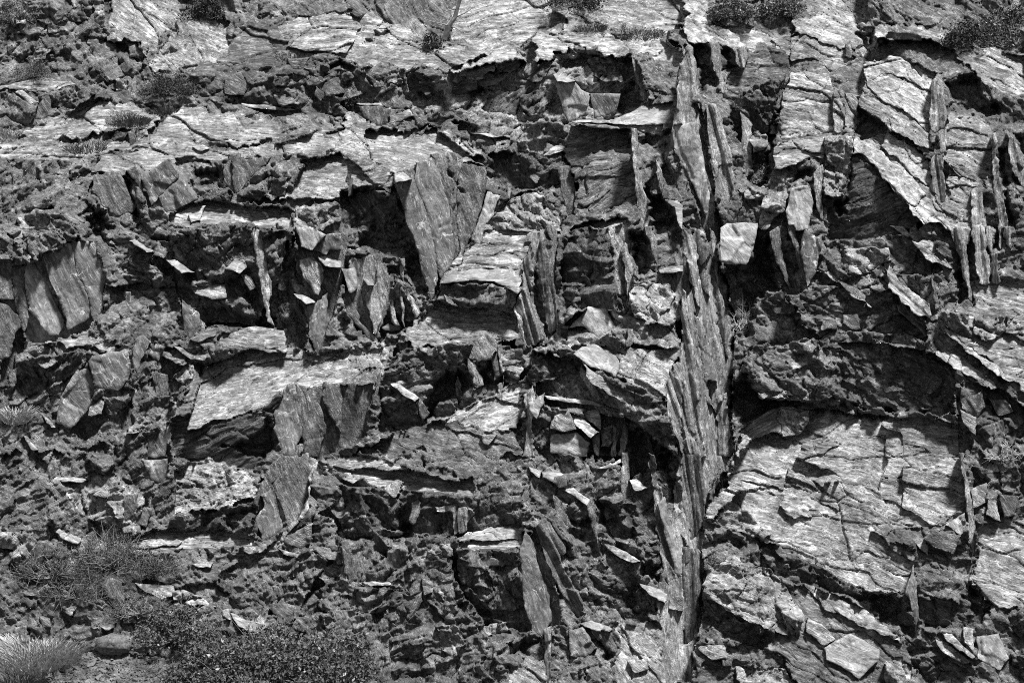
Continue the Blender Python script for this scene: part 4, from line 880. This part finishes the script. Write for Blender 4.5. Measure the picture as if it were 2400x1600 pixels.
p I rock_block -.35 .05 .35 smo 30 t | 960,1330 1140,1230 1340,1340 1330,1420 1200,1545 1150,1500 980,1410 | pale wedge block at the bottom right
p I rock_block -.25 .1 .4 smo 30 p | 850,1120 960,1180 1040,1270 960,1312 840,1220
p I rock_plate -.4 .1 .8 smo 42 w | 1760,1222 1830,1230 1992,1390 1970,1402 1800,1285 | slim bright plate at the bottom right
p I rock_plate -.3 .1 .6 smo 38 p | 1720,1265 1800,1295 1980,1425 1900,1432 1760,1345
p I rock_block -.3 .1 .2 smo 80 p | 1910,1185 1980,1200 1982,1350 1920,1292
p I rock_block -.3 .05 .25 smo 60 t | 2000,1250 2150,1230 2222,1400 2160,1482 2010,1402
p I rock_block -.3 .1 .4 blk 40 m | 2230,1365 2323,1420 2323,1500 2240,1450
p I rock_block -.3 0 .5 smo 20 p | 80,1312 280,1310 300,1400 200,1412
p I rock_block -.3 .1 .2 smo 60 m | 262,1402 352,1392 332,1450 272,1452
p I rock_block -.3 .1 .3 smo 60 m | 62,1342 142,1420 102,1500
p I rock_ledge -.3 .05 .6 blk 20 p | 360,1452 700,1470 800,1568 420,1568
p I rock_block -.3 .1 .4 blk 20 p | 1370,1430 1500,1390 1560,1480 1480,1568 1380,1568
'''
# the big stepped noses of the cliff: surface, cleavage angle, tone (shading painted in: treads pale, fronts darker) | corner x, y on the overview sheet, metres out from (-) or into (+) the general slope
FACES = '''
slab 66 t | 60,605,-.5 95,585,-.6 170,555,-.7 215,555,-.5 240,640,.0 240,710,.2 205,755,.4 130,785,.4 60,780,.3
slab 66 m | 0,600,-.4 35,610,-.4 60,640,-.2 60,780,.3 20,870,.5 0,880,.5
blk 60 m | 30,545,-.3 130,525,-.4 190,540,-.6 170,555,-.7 95,585,-.6 60,605,-.5
slab 62 m | 215,400,-.5 290,385,-.6 320,470,-.1 330,500,.1 260,500,.1 230,450,-.1
slab 60 s | 300,385,-.6 385,362,-.6 460,455,.0 420,485,.1 350,480,-.1
lam 8 p | 390,490,.2 480,460,.2 640,475,.2 680,490,.0 660,530,-.4 540,512,-.4 400,520,-.4
blk 60 m | 395,525,-.4 540,515,-.4 660,530,-.4 640,640,.2 590,750,.5 430,740,.5 400,620,.1
slab 66 m | 670,490,-.5 800,480,-.4 800,545,-.2 770,700,.3 720,810,.5 700,700,.1 680,580,-.3
slab 74 p | 800,600,-.2 880,580,-.2 900,650,.0 870,780,.5 820,760,.4 790,680,.2
lam 20 p | 640,390,.2 780,350,.2 860,400,-.2 900,420,-.4 870,435,-.5 760,460,-.5 640,460,-.3
blk 60 m | 480,370,.0 640,365,-.2 700,380,-.4 660,440,.1 590,460,.3 520,430,.3
lam 20 p | 840,300,.1 1000,290,.1 1060,340,-.3 1120,385,-.5 1000,355,-.8 905,415,-.9 860,400,-.6
slab 70 m | 905,418,-.9 1000,358,-.9 1040,430,-.7 1040,600,.2 990,690,.5 930,500,-.4
slab 72 m | 1000,358,-.9 1120,385,-.4 1115,440,.0 1085,545,.4 1040,600,.3 1040,430,-.6
blk 50 d | 780,440,.1 870,430,.0 905,430,-.1 930,500,.3 970,640,.6 900,590,.6 800,560,.5
lam -8 p | 1130,500,-.2 1170,455,.1 1230,440,.2 1290,490,0 1270,520,-.3 1200,560,-.5 1090,555,-.3
lam -6 p | 1090,555,-.3 1200,560,-.6 1210,620,-.8 1190,660,-.9 1010,655,-.6 1040,600,-.3
blk 20 m | 1010,655,-.6 1190,660,-.9 1180,720,-.4 1100,720,-.2 1000,690,-.1
str 78 p | 1200,560,-.7 1270,500,-.3 1285,780,.6 1225,800,.3 1190,680,-.5
lam 10 p | 940,770,-.4 1000,700,.0 1180,720,-.2 1190,780,-.4 1080,790,-.6 950,800,-.6
blk 30 m | 950,800,-.6 1080,790,-.6 1200,800,-.3 1210,860,.2 1080,930,.5 960,980,.5 870,990,.5 870,880,0 900,820,-.4
blk 60 d | 1295,560,.2 1400,520,-.5 1410,640,-.2 1440,720,.3 1330,710,.4 1290,680,.4
lam 70 p | 1400,520,-.5 1440,505,-.4 1460,560,-.2 1455,680,.4 1440,720,.3 1410,640,-.2
lam 10 p | 1310,530,.1 1370,505,.2 1440,503,-.2 1400,522,-.5
rub 50 p | 1230,800,.2 1330,715,.4 1440,720,.3 1550,730,0 1570,800,-.5 1400,790,-.4 1300,800,-.2
rub 40 p | 1460,690,0 1500,645,.1 1560,680,-.2 1570,740,-.5 1480,745,-.2
lam 32 p | 1310,800,-.2 1400,790,-.4 1565,800,-.8 1530,920,-1.1 1480,900,-.9 1380,850,-.6
rub 60 m | 1230,880,.1 1380,850,-.5 1530,920,-1.1 1560,1060,-.5 1500,1010,-.3 1440,960,-.1 1250,930,.2
str 80 p | 1568,690,-.5 1640,560,.0 1690,720,.9 1682,900,.9 1690,1030,.7 1640,1110,.4 1610,1200,.2 1580,1160,-.2 1530,920,-1.1 1562,800,-.9
str 80 p | 1545,290,-.8 1560,180,-.6 1575,100,0 1605,150,.3 1620,300,.5 1665,540,.6 1640,560,0 1600,480,-.4
str 84 p | 1560,1060,-.4 1582,1160,-.2 1612,1200,.4 1618,1400,.5 1590,1568,.4 1530,1568,-.1 1510,1400,-.2 1530,1250,-.3
lam -18 p | 460,840,.1 640,790,.1 800,830,-.1 860,880,-.4 650,900,-.7 600,940,-.7 430,990,-.3
lam -15 d | 430,990,-.3 600,940,-.7 650,900,-.7 650,1010,.0 580,1080,.4 400,1050,.3
slab 66 m | 650,900,-.7 860,880,-.3 845,1000,.5 700,1070,.6 650,1010,.2
rub 20 p | 400,1080,.3 480,1050,.3 600,1100,.0 600,1140,-.4 500,1170,-.2 400,1180,.0
slab 64 m | 590,1130,-.6 640,1050,-.2 700,1020,.0 715,1130,.4 650,1200,.4 600,1240,.2 570,1180,-.2
rub 50 d | 390,1190,.0 500,1170,-.2 590,1140,-.5 590,1240,.1 480,1230,.3 380,1240,.3
blk 60 m | 40,830,-.4 180,800,-.6 300,845,-.7 300,920,-.1 200,1010,.4 130,960,.3 20,930,.3
rub 55 m | 270,1000,.1 340,950,-.1 385,1000,-.5 390,1060,-.2 330,1130,.2 260,1080,.3
slab 66 s | 340,1000,-.4 390,970,-.4 395,1060,.1 350,1100,.3
rub 50 p | 150,1130,.2 250,1080,.2 330,1140,-.3 320,1230,.1 200,1190,.0
lam 5 p | 210,1255,.1 350,1215,.1 520,1220,.1 590,1250,-.2 420,1260,-.5 230,1290,-.4
rub 60 m | 590,1270,.0 680,1240,.1 760,1280,-.3 690,1400,.1 600,1420,.2 500,1320,.0
lam 6 p | 800,1080,-.1 950,1080,.1 1080,1110,-.1 1090,1140,-.4 900,1130,-.4
blk 80 d | 800,1120,-.2 1080,1140,-.4 1100,1210,.1 1000,1230,.3 850,1210,.3
lam 3 p | 1050,1240,-.1 1190,1215,.1 1225,1220,-.2 1215,1260,-.5 1060,1260,-.5
blk 80 m | 1050,1262,-.5 1215,1262,-.5 1230,1390,.3 1130,1400,.5 1060,1340,.2
slab 70 s | 1225,1230,-.6 1260,1300,-.4 1290,1420,.3 1250,1470,.5 1210,1380,.1
lam 20 p | 1680,1070,.1 1740,1000,.1 1850,940,.2 2000,950,.3 2190,970,.2 2210,1090,-.2 1960,1100,-.3 1720,1130,-.5
lam 22 p | 1690,1130,-.3 1960,1100,-.3 2215,1090,-.2 2180,1210,-.4 2000,1220,-.3 2100,1290,-.35 2100,1370,-.2 1950,1340,-.1 1800,1260,-.15 1640,1190,-.15
blk 30 d | 1780,1260,.0 1950,1340,.1 2000,1380,.3 1850,1340,.4
lam 38 p | 1950,330,-.1 2080,300,.1 2170,420,-.1 2200,500,-.4 2130,490,-.6 1970,350,-.5
lam -12 d | 1890,400,-.3 1970,360,-.5 2120,500,-.4 2080,540,.3 1900,550,.3
'''
def facets(n, seed):
    rng = np.random.default_rng(seed)
    for k in range(n):
        u = rng.uniform(-.5, 24.5); v = rng.uniform(-.5, 16.3)
        i = int((u - U0) / H); j = int((v - V0) / H)
        if not ROUGHMAP[i, j]: continue
        th = 58 + rng.normal(0, 14); t = math.radians(th)
        L = rng.lognormal(-1.1, .5); W = L * rng.uniform(.25, .7)
        e = np.array((math.cos(t), -math.sin(t))); f = np.array((math.sin(t), math.cos(t)))
        if rng.random() < .35: e, f = np.array((1, -.12)), np.array((.15, 1))
        c = np.array((u, v)); m = rng.integers(4, 7); an = np.sort(rng.uniform(0, 6.28, m) * .35 + np.arange(m) / m * 6.28)
        pts = [c + e * math.cos(q) * L * .5 + f * math.sin(q) * W * .5 for q in an]
        kind = rng.random()
        if kind < .24: sx, sz, off, tn = rng.normal(0, .15), rng.uniform(.4, .9), -.05, rng.choice(['m', 'p'])
        elif kind < .78: sx, sz, off, tn = rng.normal(0, .35), rng.normal(.0, .15), -.08, rng.choice(['m', 's', 'd'])
        else: sx, sz, off, tn = rng.normal(0, .3), rng.uniform(-.6, -.2), .10, 'm'
        s = ' '.join('%.1f,%.1f' % (p[0] * 100, 1600 - p[1] * 100) for p in pts)
        patch('b', 'X', 'x', off, sx, sz, 'smo' if rng.random() < .6 else 'slab', th, tn, s)
LINES = ROCKS.strip().splitlines(); first = next(k for k, l in enumerate(LINES) if l[0] in 'pl')
LINES = [l for l in LINES[:first] if l[0] == 'b'] + ['F'] + [l for l in LINES[:first] if l[0] == 'c'] + LINES[first:]
for ln in LINES:
    if ln == 'F':
        for fl in FACES.strip().splitlines():
            hd, pp = fl.split('|'); face(*(lambda t: (t[0], float(t[1]), t[2]))(hd.split()), pp)
        facets(350, 77); continue
    seg = [s.strip() for s in ln.split('|')]
    k, tile, nm, off, sx, sz, tex, th, tone = seg[0].split()
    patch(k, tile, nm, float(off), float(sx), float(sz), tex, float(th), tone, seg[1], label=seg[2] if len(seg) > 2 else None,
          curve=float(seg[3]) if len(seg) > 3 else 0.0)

# the cliff itself, without the cells buried behind pieces
idx = np.arange(NI * NJ).reshape(NI, NJ)
hid = COVER & (D > F + .04)
drop = hid[:-1, :-1] & hid[1:, :-1] & hid[:-1, 1:] & hid[1:, 1:]
I, J = np.nonzero(~drop)
quads = np.stack([idx[I, J], idx[I + 1, J], idx[I + 1, J + 1], idx[I, J + 1]], 1)
used = np.unique(quads); remap = np.full(NI * NJ, -1); remap[used] = np.arange(len(used))
V = np.stack(at(GU.ravel()[used], GV.ravel()[used], D.ravel()[used]), 1)
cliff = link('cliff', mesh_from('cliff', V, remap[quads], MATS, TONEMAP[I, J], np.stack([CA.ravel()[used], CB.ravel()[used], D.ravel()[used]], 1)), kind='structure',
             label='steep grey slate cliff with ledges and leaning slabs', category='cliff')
for q in PARTS: build_part(q, cliff)

# ---------------------------------------------------------------- plants, loose stones, scree
M_LEAF = plain_mat('leaf_dark', 0.03, 0.13, 30.0, 0.4)
M_HEATH = plain_mat('heather_dark', 0.012, 0.045, 9.0)
M_LEAF2 = plain_mat('leaf_grey', 0.05, 0.14, 9.0, 0.5)
M_DRY = plain_mat('grass_dry', 0.22, 0.6, 12.0)
M_GRASS = plain_mat('grass_green', 0.07, 0.2, 9.0)
M_WOOD = plain_mat('bark', 0.10, 0.26, 12.0)
M_TWIG = plain_mat('twig_pale', 0.2, 0.4, 12.0)
M_MOSS = plain_mat('moss', 0.05, 0.14, 25.0)
def surf(px, py):
    i = min(max(int((px / 100 - U0) / H), 0), NI - 1); j = min(max(int(((1600 - py) / 100 - V0) / H), 0), NJ - 1)
    return float(F[i, j])
def ground(px, py, r=.12):
    i = int((px / 100 - U0) / H); j = int(((1600 - py) / 100 - V0) / H); k = max(1, int(r / H))
    return float(np.median(F[max(i - k, 0):i + k, max(j - k, 0):j + k]))
def tubes(name, segs, mat, parent):
    """tapered four-sided stems: segs = (p0, p1, r0, r1)"""
    V = []; Q = []
    for p, q, r0, r1 in segs:
        p = np.array(p); q = np.array(q); dvec = q - p; dvec = dvec / max(np.linalg.norm(dvec), 1e-6)
        a = np.cross(dvec, (0.3, 1, .2)); a /= np.linalg.norm(a); b2 = np.cross(dvec, a); n = len(V)
        for c, r in ((p, r0), (q, r1)):
            for t in range(5): V.append(c + r * (a * math.cos(t * 1.2566) + b2 * math.sin(t * 1.2566)))
        for t in range(5): Q.append((n + t, n + (t + 1) % 5, n + 5 + (t + 1) % 5, n + 5 + t))
    return link(name, mesh_from(name, np.array(V), np.array(Q), [mat]), parent)
def leaves(name, C, size, rng, mat, parent, slim=.45, up=0.0):
    n = len(C); t = rng.normal(0, 1, (n, 3)); t[:, 2] += up; t /= np.linalg.norm(t, axis=1)[:, None]
    s = np.cross(t, rng.normal(0, 1, (n, 3))); s /= np.linalg.norm(s, axis=1)[:, None] + 1e-6
    L = size * rng.uniform(.6, 1.3, n)[:, None]
    V = np.stack([C, C + t * L * .5 + s * L * slim * .5, C + t * L, C + t * L * .5 - s * L * slim * .5], 1).reshape(-1, 3)
    return link(name, mesh_from(name, V, np.arange(4 * n).reshape(n, 4), [mat]), parent)
def root(name, p, label, cat, group):
    o = link(name, None, label=label, category=cat, group=group); o.location = p; bpy.context.view_layer.update(); return o
def keep_world(root_o):
    for c in root_o.children: c.matrix_parent_inverse = root_o.matrix_world.inverted()
def shrub(name, px, py, w, h, label, n, size, mat, seed, group='shrubs growing on the ledges', bare=False, slim=.45):
    rng = np.random.default_rng(seed); y = ground(px, py)
    b = np.array(at(px / 100, (1600 - py) / 100, y)); w = w / 100; h = h / 100
    r = root(name, b, label, 'shrub', group)
    k = max(7, int(14 * w * h / .4)); k = min(int(k * 1.6), 110)
    th = rng.uniform(0, 6.28, k); rad = np.sqrt(rng.uniform(0, 1, k)); zz = rng.uniform(.1, 1, k) * np.sqrt(np.clip(1.02 - rad ** 2, .02, 1))
    cl = b + np.stack([rad * np.cos(th) * w * .5, rad * np.sin(th) * w * .3 - .12 * w + .45 * zz * h, zz * h * .92], 1)
    segs = []
    for c in cl:
        m = b * .45 + c * .55 + rng.normal(0, .04, 3) * w; m[2] -= .05 * h
        segs += [(b + rng.normal(0, .02, 3), m, .012, .008), (m, c, .008, .003)]
        for t in range(3 if not bare else 6):
            e = c + rng.normal(0, .10, 3) * max(w, h); segs.append((m * .4 + c * .6, e, .006 if not bare else .009, .002))
    tubes('stem', segs, M_TWIG if bare else M_WOOD, r)
    if n:
        ci = rng.integers(0, k, n); C = cl[ci] + rng.normal(0, 1, (n, 3)) * np.array((.045 * w + .03, .035 * w + .03, .05 * h + .03))
        C[:, 2] = np.maximum(C[:, 2], b[2] - .06 * h)
        leaves('foliage', C, size, rng, mat, r, slim)
    keep_world(r); return r
def tuft(name, px, py, w, h, label, n, mat, seed, group='grass tufts on the cliff', droop=.5):
    rng = np.random.default_rng(seed); w = w / 100; h = h / 100
    y = ground(px, py); b = np.array(at(px / 100, (1600 - py) / 100, y))
    o = root(name, b, label, 'grass', group)
    r = np.sqrt(rng.uniform(0, 1, n)); th = rng.uniform(0, 6.28, n)
    B = np.stack([r * np.cos(th) * w * .42, r * np.sin(th) * w * .25, np.zeros(n)], 1)
    B[:, 2] += B[:, 1] * .6
    out = np.stack([np.cos(th) * r, np.sin(th) * r * .7 - .25, np.zeros(n)], 1) + rng.normal(0, .35, (n, 3)) * (1, 1, 0)
    L = h * rng.uniform(.5, 1.15, n) * (1 - .45 * r) * (.75 + .45 * np.sin(th * 2 + seed) * r); wd = rng.uniform(.006, .014, n)[:, None] * np.array((1, .3, 0))
    V = []
    for t in (0, .5, 1):
        c = b + B + np.stack([out[:, 0] * L * droop * t ** 1.6, out[:, 1] * L * droop * t ** 1.6, L * (t - .35 * droop * t * t)], 1)
        V += [c - wd * (1 - .75 * t), c + wd * (1 - .75 * t)]
    V = np.stack(V, 1).reshape(-1, 3); i = np.arange(n)[:, None] * 6
    Q = np.concatenate([i + (0, 1, 3, 2), i + (2, 3, 5, 4)])
    link('blades', mesh_from('blades', V, Q, [mat]), o); keep_world(o); return o

SHRUBS = [
 ('shrub', 480, 42, 110, 62, 'dark shrub in the hollow at the top edge left of centre', 2600, .07, M_HEATH, .45),
 ('shrub', 30, 52, 100, 62, 'loose shrub in the top left corner', 1800, .06, M_LEAF2, .4),
 ('cushion_plant', 392, 222, 128, 60, 'dark domed cushion plant on the upper left ledge', 5200, .07, M_HEATH, .22),
 ('heather', 80, 182, 120, 45, 'dark heather patch at the left edge near the top', 2600, .045, M_HEATH, .3),
 ('shrub', 826, 246, 64, 72, 'round dark bush left of the big shadowed recess', 3000, .075, M_LEAF, .5),
 ('shrub', 1012, 112, 52, 36, 'small bush at the foot of the bare trunk', 900, .075, M_LEAF, .5),
 ('shrub', 1340, 16, 150, 40, 'low dark shrub at the top edge above the rock hump', 2200, .07, M_HEATH, .45),
 ('shrub', 1715, 42, 120, 50, 'left of two dark shrubs at the top edge over the buttress', 2800, .075, M_LEAF, .45),
 ('shrub', 1835, 38, 130, 50, 'right of two dark shrubs at the top edge over the buttress', 2800, .075, M_LEAF, .45),
 ('shrub', 2262, 108, 110, 62, 'dense dark bush left of the loose bushes at top right', 3200, .07, M_HEATH, .45),
 ('shrub', 2350, 112, 120, 110, 'tall loose bush at the right edge near the top', 4200, .075, M_LEAF, .4),
 ('shrub', 2395, 48, 90, 60, 'grey leaved bush in the top right corner', 1600, .075, M_LEAF2, .4),
 ('twiggy_plant', 1772, 428, 70, 52, 'small leafy plant rooted left of the square pillar', 700, .045, M_LEAF2, .5),
 ('heather', 130, 1352, 170, 75, 'leftmost of three dark heather patches under the lower left blocks', 4200, .045, M_HEATH, .35),
 ('heather', 262, 1330, 190, 92, 'middle and widest of three dark heather patches at lower left', 5200, .045, M_HEATH, .35),
 ('heather', 350, 1345, 130, 62, 'rightmost of three dark heather patches at lower left', 2600, .045, M_HEATH, .35),
 ('heather', 180, 1400, 150, 62, 'dark heather growing between blocks above the pale grass', 2600, .045, M_HEATH, .35),
 ('heather', 330, 1440, 130, 60, 'dark heather left of the cracked bright plate', 2000, .045, M_HEATH, .35),
 ('shrub', 410, 1500, 150, 82, 'leafy shrub between the boulder and the bright plates', 3400, .085, M_LEAF, .5),
 ('shrub', 500, 1604, 210, 100, 'leafy shrub at the bottom edge beside the scree', 6500, .095, M_LEAF, .5),
 ('shrub', 620, 1606, 260, 128, 'largest leafy shrub at the bottom edge under the bright plates', 8500, .095, M_LEAF, .5),
 ('shrub', 770, 1606, 210, 128, 'rightmost leafy shrub at the bottom edge', 6500, .095, M_LEAF, .5),
 ('shrub', 1690, 1142, 40, 46, 'small dark plant in the corner left of the big pale slab', 700, .045, M_HEATH, .45),
 ('shrub', 1668, 1322, 26, 30, 'tiny dark plant at the foot of the buttress', 350, .04, M_HEATH, .45),
]
for k, (nm, x, y, ww, hh, lab, n, sz, mt, sl) in enumerate(SHRUBS):
    shrub(nm, x, y, ww, hh, lab, n, sz, mt, 300 + k, slim=sl)
shrub('bare_bush', 1738, 772, 66, 100, 'bare pale twigs growing in the black cleft', 0, .03, M_LEAF2, 401, bare=True)
shrub('bare_bush', 2352, 1078, 84, 46, 'pale bare twigs at the right edge beside the big slab', 0, .03, M_LEAF2, 402, bare=True)
TUFTS = [
 ('grass_tuft', 300, 285, 130, 36, 'thin grass strip below the cushion plant', 900, M_GRASS),
 ('grass_tuft', 385, 262, 90, 30, 'short grass right under the cushion plant', 600, M_GRASS),
 ('grass_tuft', 12, 318, 70, 34, 'pale grass tuft at the left edge under the top blocks', 450, M_DRY),
 ('grass_tuft', 200, 348, 120, 22, 'sparse grass along the upper left shelf', 500, M_GRASS),
 ('grass_tuft', 1385, 68, 92, 20, 'dark grass cushion under the pale rock hump', 700, M_GRASS),
 ('grass_tuft', 1500, 80, 150, 18, 'grass strip along the brow right of the rock hump', 800, M_GRASS),
 ('grass_tuft', 690, 135, 120, 24, 'sparse grass on the ledge left of the upper slope', 500, M_GRASS),
 ('grass_tuft', 1730, 246, 46, 36, 'spiky tuft beside the ribbed slabs at upper right', 260, M_GRASS),
 ('grass_tuft', 1840, 200, 60, 28, 'tuft in the joint of the right hand dome', 240, M_GRASS),
 ('grass_tuft', 1690, 30, 60, 20, 'grass edging the top shrubs', 300, M_GRASS),
 ('grass_tuft', 38, 985, 70, 58, 'pale dry grass tuft at the left edge half way down', 700, M_DRY),
 ('grass_tuft', 88, 1552, 185, 92, 'big pale dry grass clump at the lower left', 2600, M_DRY),
 ('grass_tuft', 45, 1604, 120, 52, 'fine pale grass in the bottom left corner', 1300, M_GRASS),
 ('grass_tuft', 260, 1290, 90, 22, 'dry grass wisps above the dark heather', 260, M_DRY),
]
for k, (nm, x, y, ww, hh, lab, n, mt) in enumerate(TUFTS): tuft(nm, x, y, ww, hh, lab, n, mt, 500 + k, droop=.8)

# bare trunk leaning at the top edge
rng = np.random.default_rng(9)
tp = [np.array(at(x / 100, (1600 - yy) / 100, surf(1045, 85) - .1 - .004 * (85 - yy))) for x, yy in ((1042, 92), (1052, 60), (1066, 42), (1072, 20), (1082, -12), (1090, -60))]
tr = root('dead_tree', tp[0], 'bare pale trunk with broken branches leaning at the top edge', 'tree', None)
tubes('trunk', [(tp[k], tp[k + 1], .085 - .011 * k, .085 - .011 * (k + 1)) for k in range(5)], M_TWIG, tr)
for k, (dx, dz) in enumerate(((-.55, .12), (.5, .25), (-.4, -.15), (.35, -.2))):
    s0 = tp[1 + k % 3]; m = s0 + np.array((dx * .5, -.1, dz * .4)); e = s0 + np.array((dx, -.15, dz))
    tubes('branch', [(s0, m, .022, .014), (m, e, .014, .005), (m, m + np.array((dx * .3, .05, .18)), .008, .003)], M_WOOD, tr)
keep_world(tr)

# boulder with a mossy skin at the edge of the scree
u = np.linspace(0, math.pi, 26); v = np.linspace(0, 2 * math.pi, 40, endpoint=False)
UU, VV = np.meshgrid(u, v, indexing='ij')
px_, pz_ = np.sin(UU) * np.cos(VV), np.cos(UU); py_ = np.sin(UU) * np.sin(VV)
rr = 1 + .13 * fbm(px_ * 1.6 + 5, pz_ * 1.6 + py_, 3, 4) + .05 * fbm(px_ * 6, pz_ * 6 + py_ * 5, 8, 3)
bc = np.array(at(2.65, (1600 - 1512) / 100, surf(265, 1528) - .12))
Vb = np.stack([px_ * rr * .38, py_ * rr * .28, pz_ * rr * .23], -1).reshape(-1, 3) + bc
q = np.arange(26 * 40).reshape(26, 40); qa = q[:-1]; qb = q[1:]
Qb = np.stack([qa, qb, np.roll(qb, -1, 1), np.roll(qa, -1, 1)], -1).reshape(-1, 4)
link('boulder', mesh_from('boulder', Vb, Qb, [M_MOSS]), label='rounded mossy boulder at the top of the scree', category='boulder')

# scree: flat slate chips, the larger ones each their own stone
def chip_shape(seed):
    g = np.random.default_rng(seed); m = 6; an = np.sort(g.uniform(0, .6, m) + np.arange(m) * 6.28 / m)
    r = g.uniform(.6, 1.0, m); top = np.stack([np.cos(an) * r, np.sin(an) * r * .55, np.full(m, .10) + g.uniform(-.03, .03, m)], 1); bot = top * (1.05, 1.05, 0) - (0, 0, .08)
    return top, bot, m
CHIP = []
for k in range(12):
    top, bot, m = chip_shape(700 + k)
    me = bpy.data.meshes.new('slate_chip'); me.from_pydata([tuple(p) for p in np.concatenate([top, bot])], [], [tuple(range(m))] + [(i, m + i, m + (i + 1) % m, (i + 1) % m) for i in range(m)])
    me.materials.append((MATS[3], MATS[2], MATS[5], MATS[1])[k % 4]); CHIP.append((me, top, bot, m))
rng = np.random.default_rng(21); SV = []; SQ = []
POLY = plan_points('G', '290,1568 330,1490 480,1385 660,1350 870,1350 1050,1380 1150,1460 1180,1568')
cnt = 0
for k in range(9000):
    u_, v_ = rng.uniform(1.0, 4.1), rng.uniform(-.3, 1.0)
    if not inside(POLY, np.array([u_]), np.array([max(v_, .02)]))[0]: continue
    big = cnt < 240 and v_ > -.05; cnt += 1
    s = rng.uniform(.07, .15) if big else rng.uniform(.03, .07)
    y = surf(u_ * 100, 1600 - v_ * 100); p = np.array(at(u_, v_, y - rng.uniform(.02, .09)))
    rz, rx, ry = rng.uniform(0, 6.28), .65 + rng.normal(0, .4), rng.normal(0, .4)
    me, top, bot, m = CHIP[rng.integers(0, 12)]
    if big:
        o = link('slate_chip', me, label='small flat slate chip lying on the scree at the foot of the cliff', category='stone', group='slate chips on the scree')
        o.location = p; o.scale = (s, s, s * rng.uniform(.8, 1.8)); o.rotation_euler = (rx, ry, rz * .15 + rng.normal(0, .5))
    else:
        c, s_ = math.cos(rz), math.sin(rz); R = np.array(((c, -s_, 0), (s_, c, 0), (0, 0, 1)))
        R2 = np.array(((1, 0, 0), (0, math.cos(rx), -math.sin(rx)), (0, math.sin(rx), math.cos(rx))))
        w4 = (np.concatenate([top, bot]) * s) @ R.T @ R2.T + p; n = len(SV)
        SV += list(w4); SQ += [(n + 0, n + 1, n + 2, n + 3), (n + 0, n + 3, n + 4, n + 5)] + [(n + i, n + m + i, n + m + (i + 1) % m, n + (i + 1) % m) for i in range(m)]
link('scree', mesh_from('scree', np.array(SV), np.array(SQ), [MATS[2]]), kind='stuff', label='grey slate scree at the foot of the cliff', category='scree')
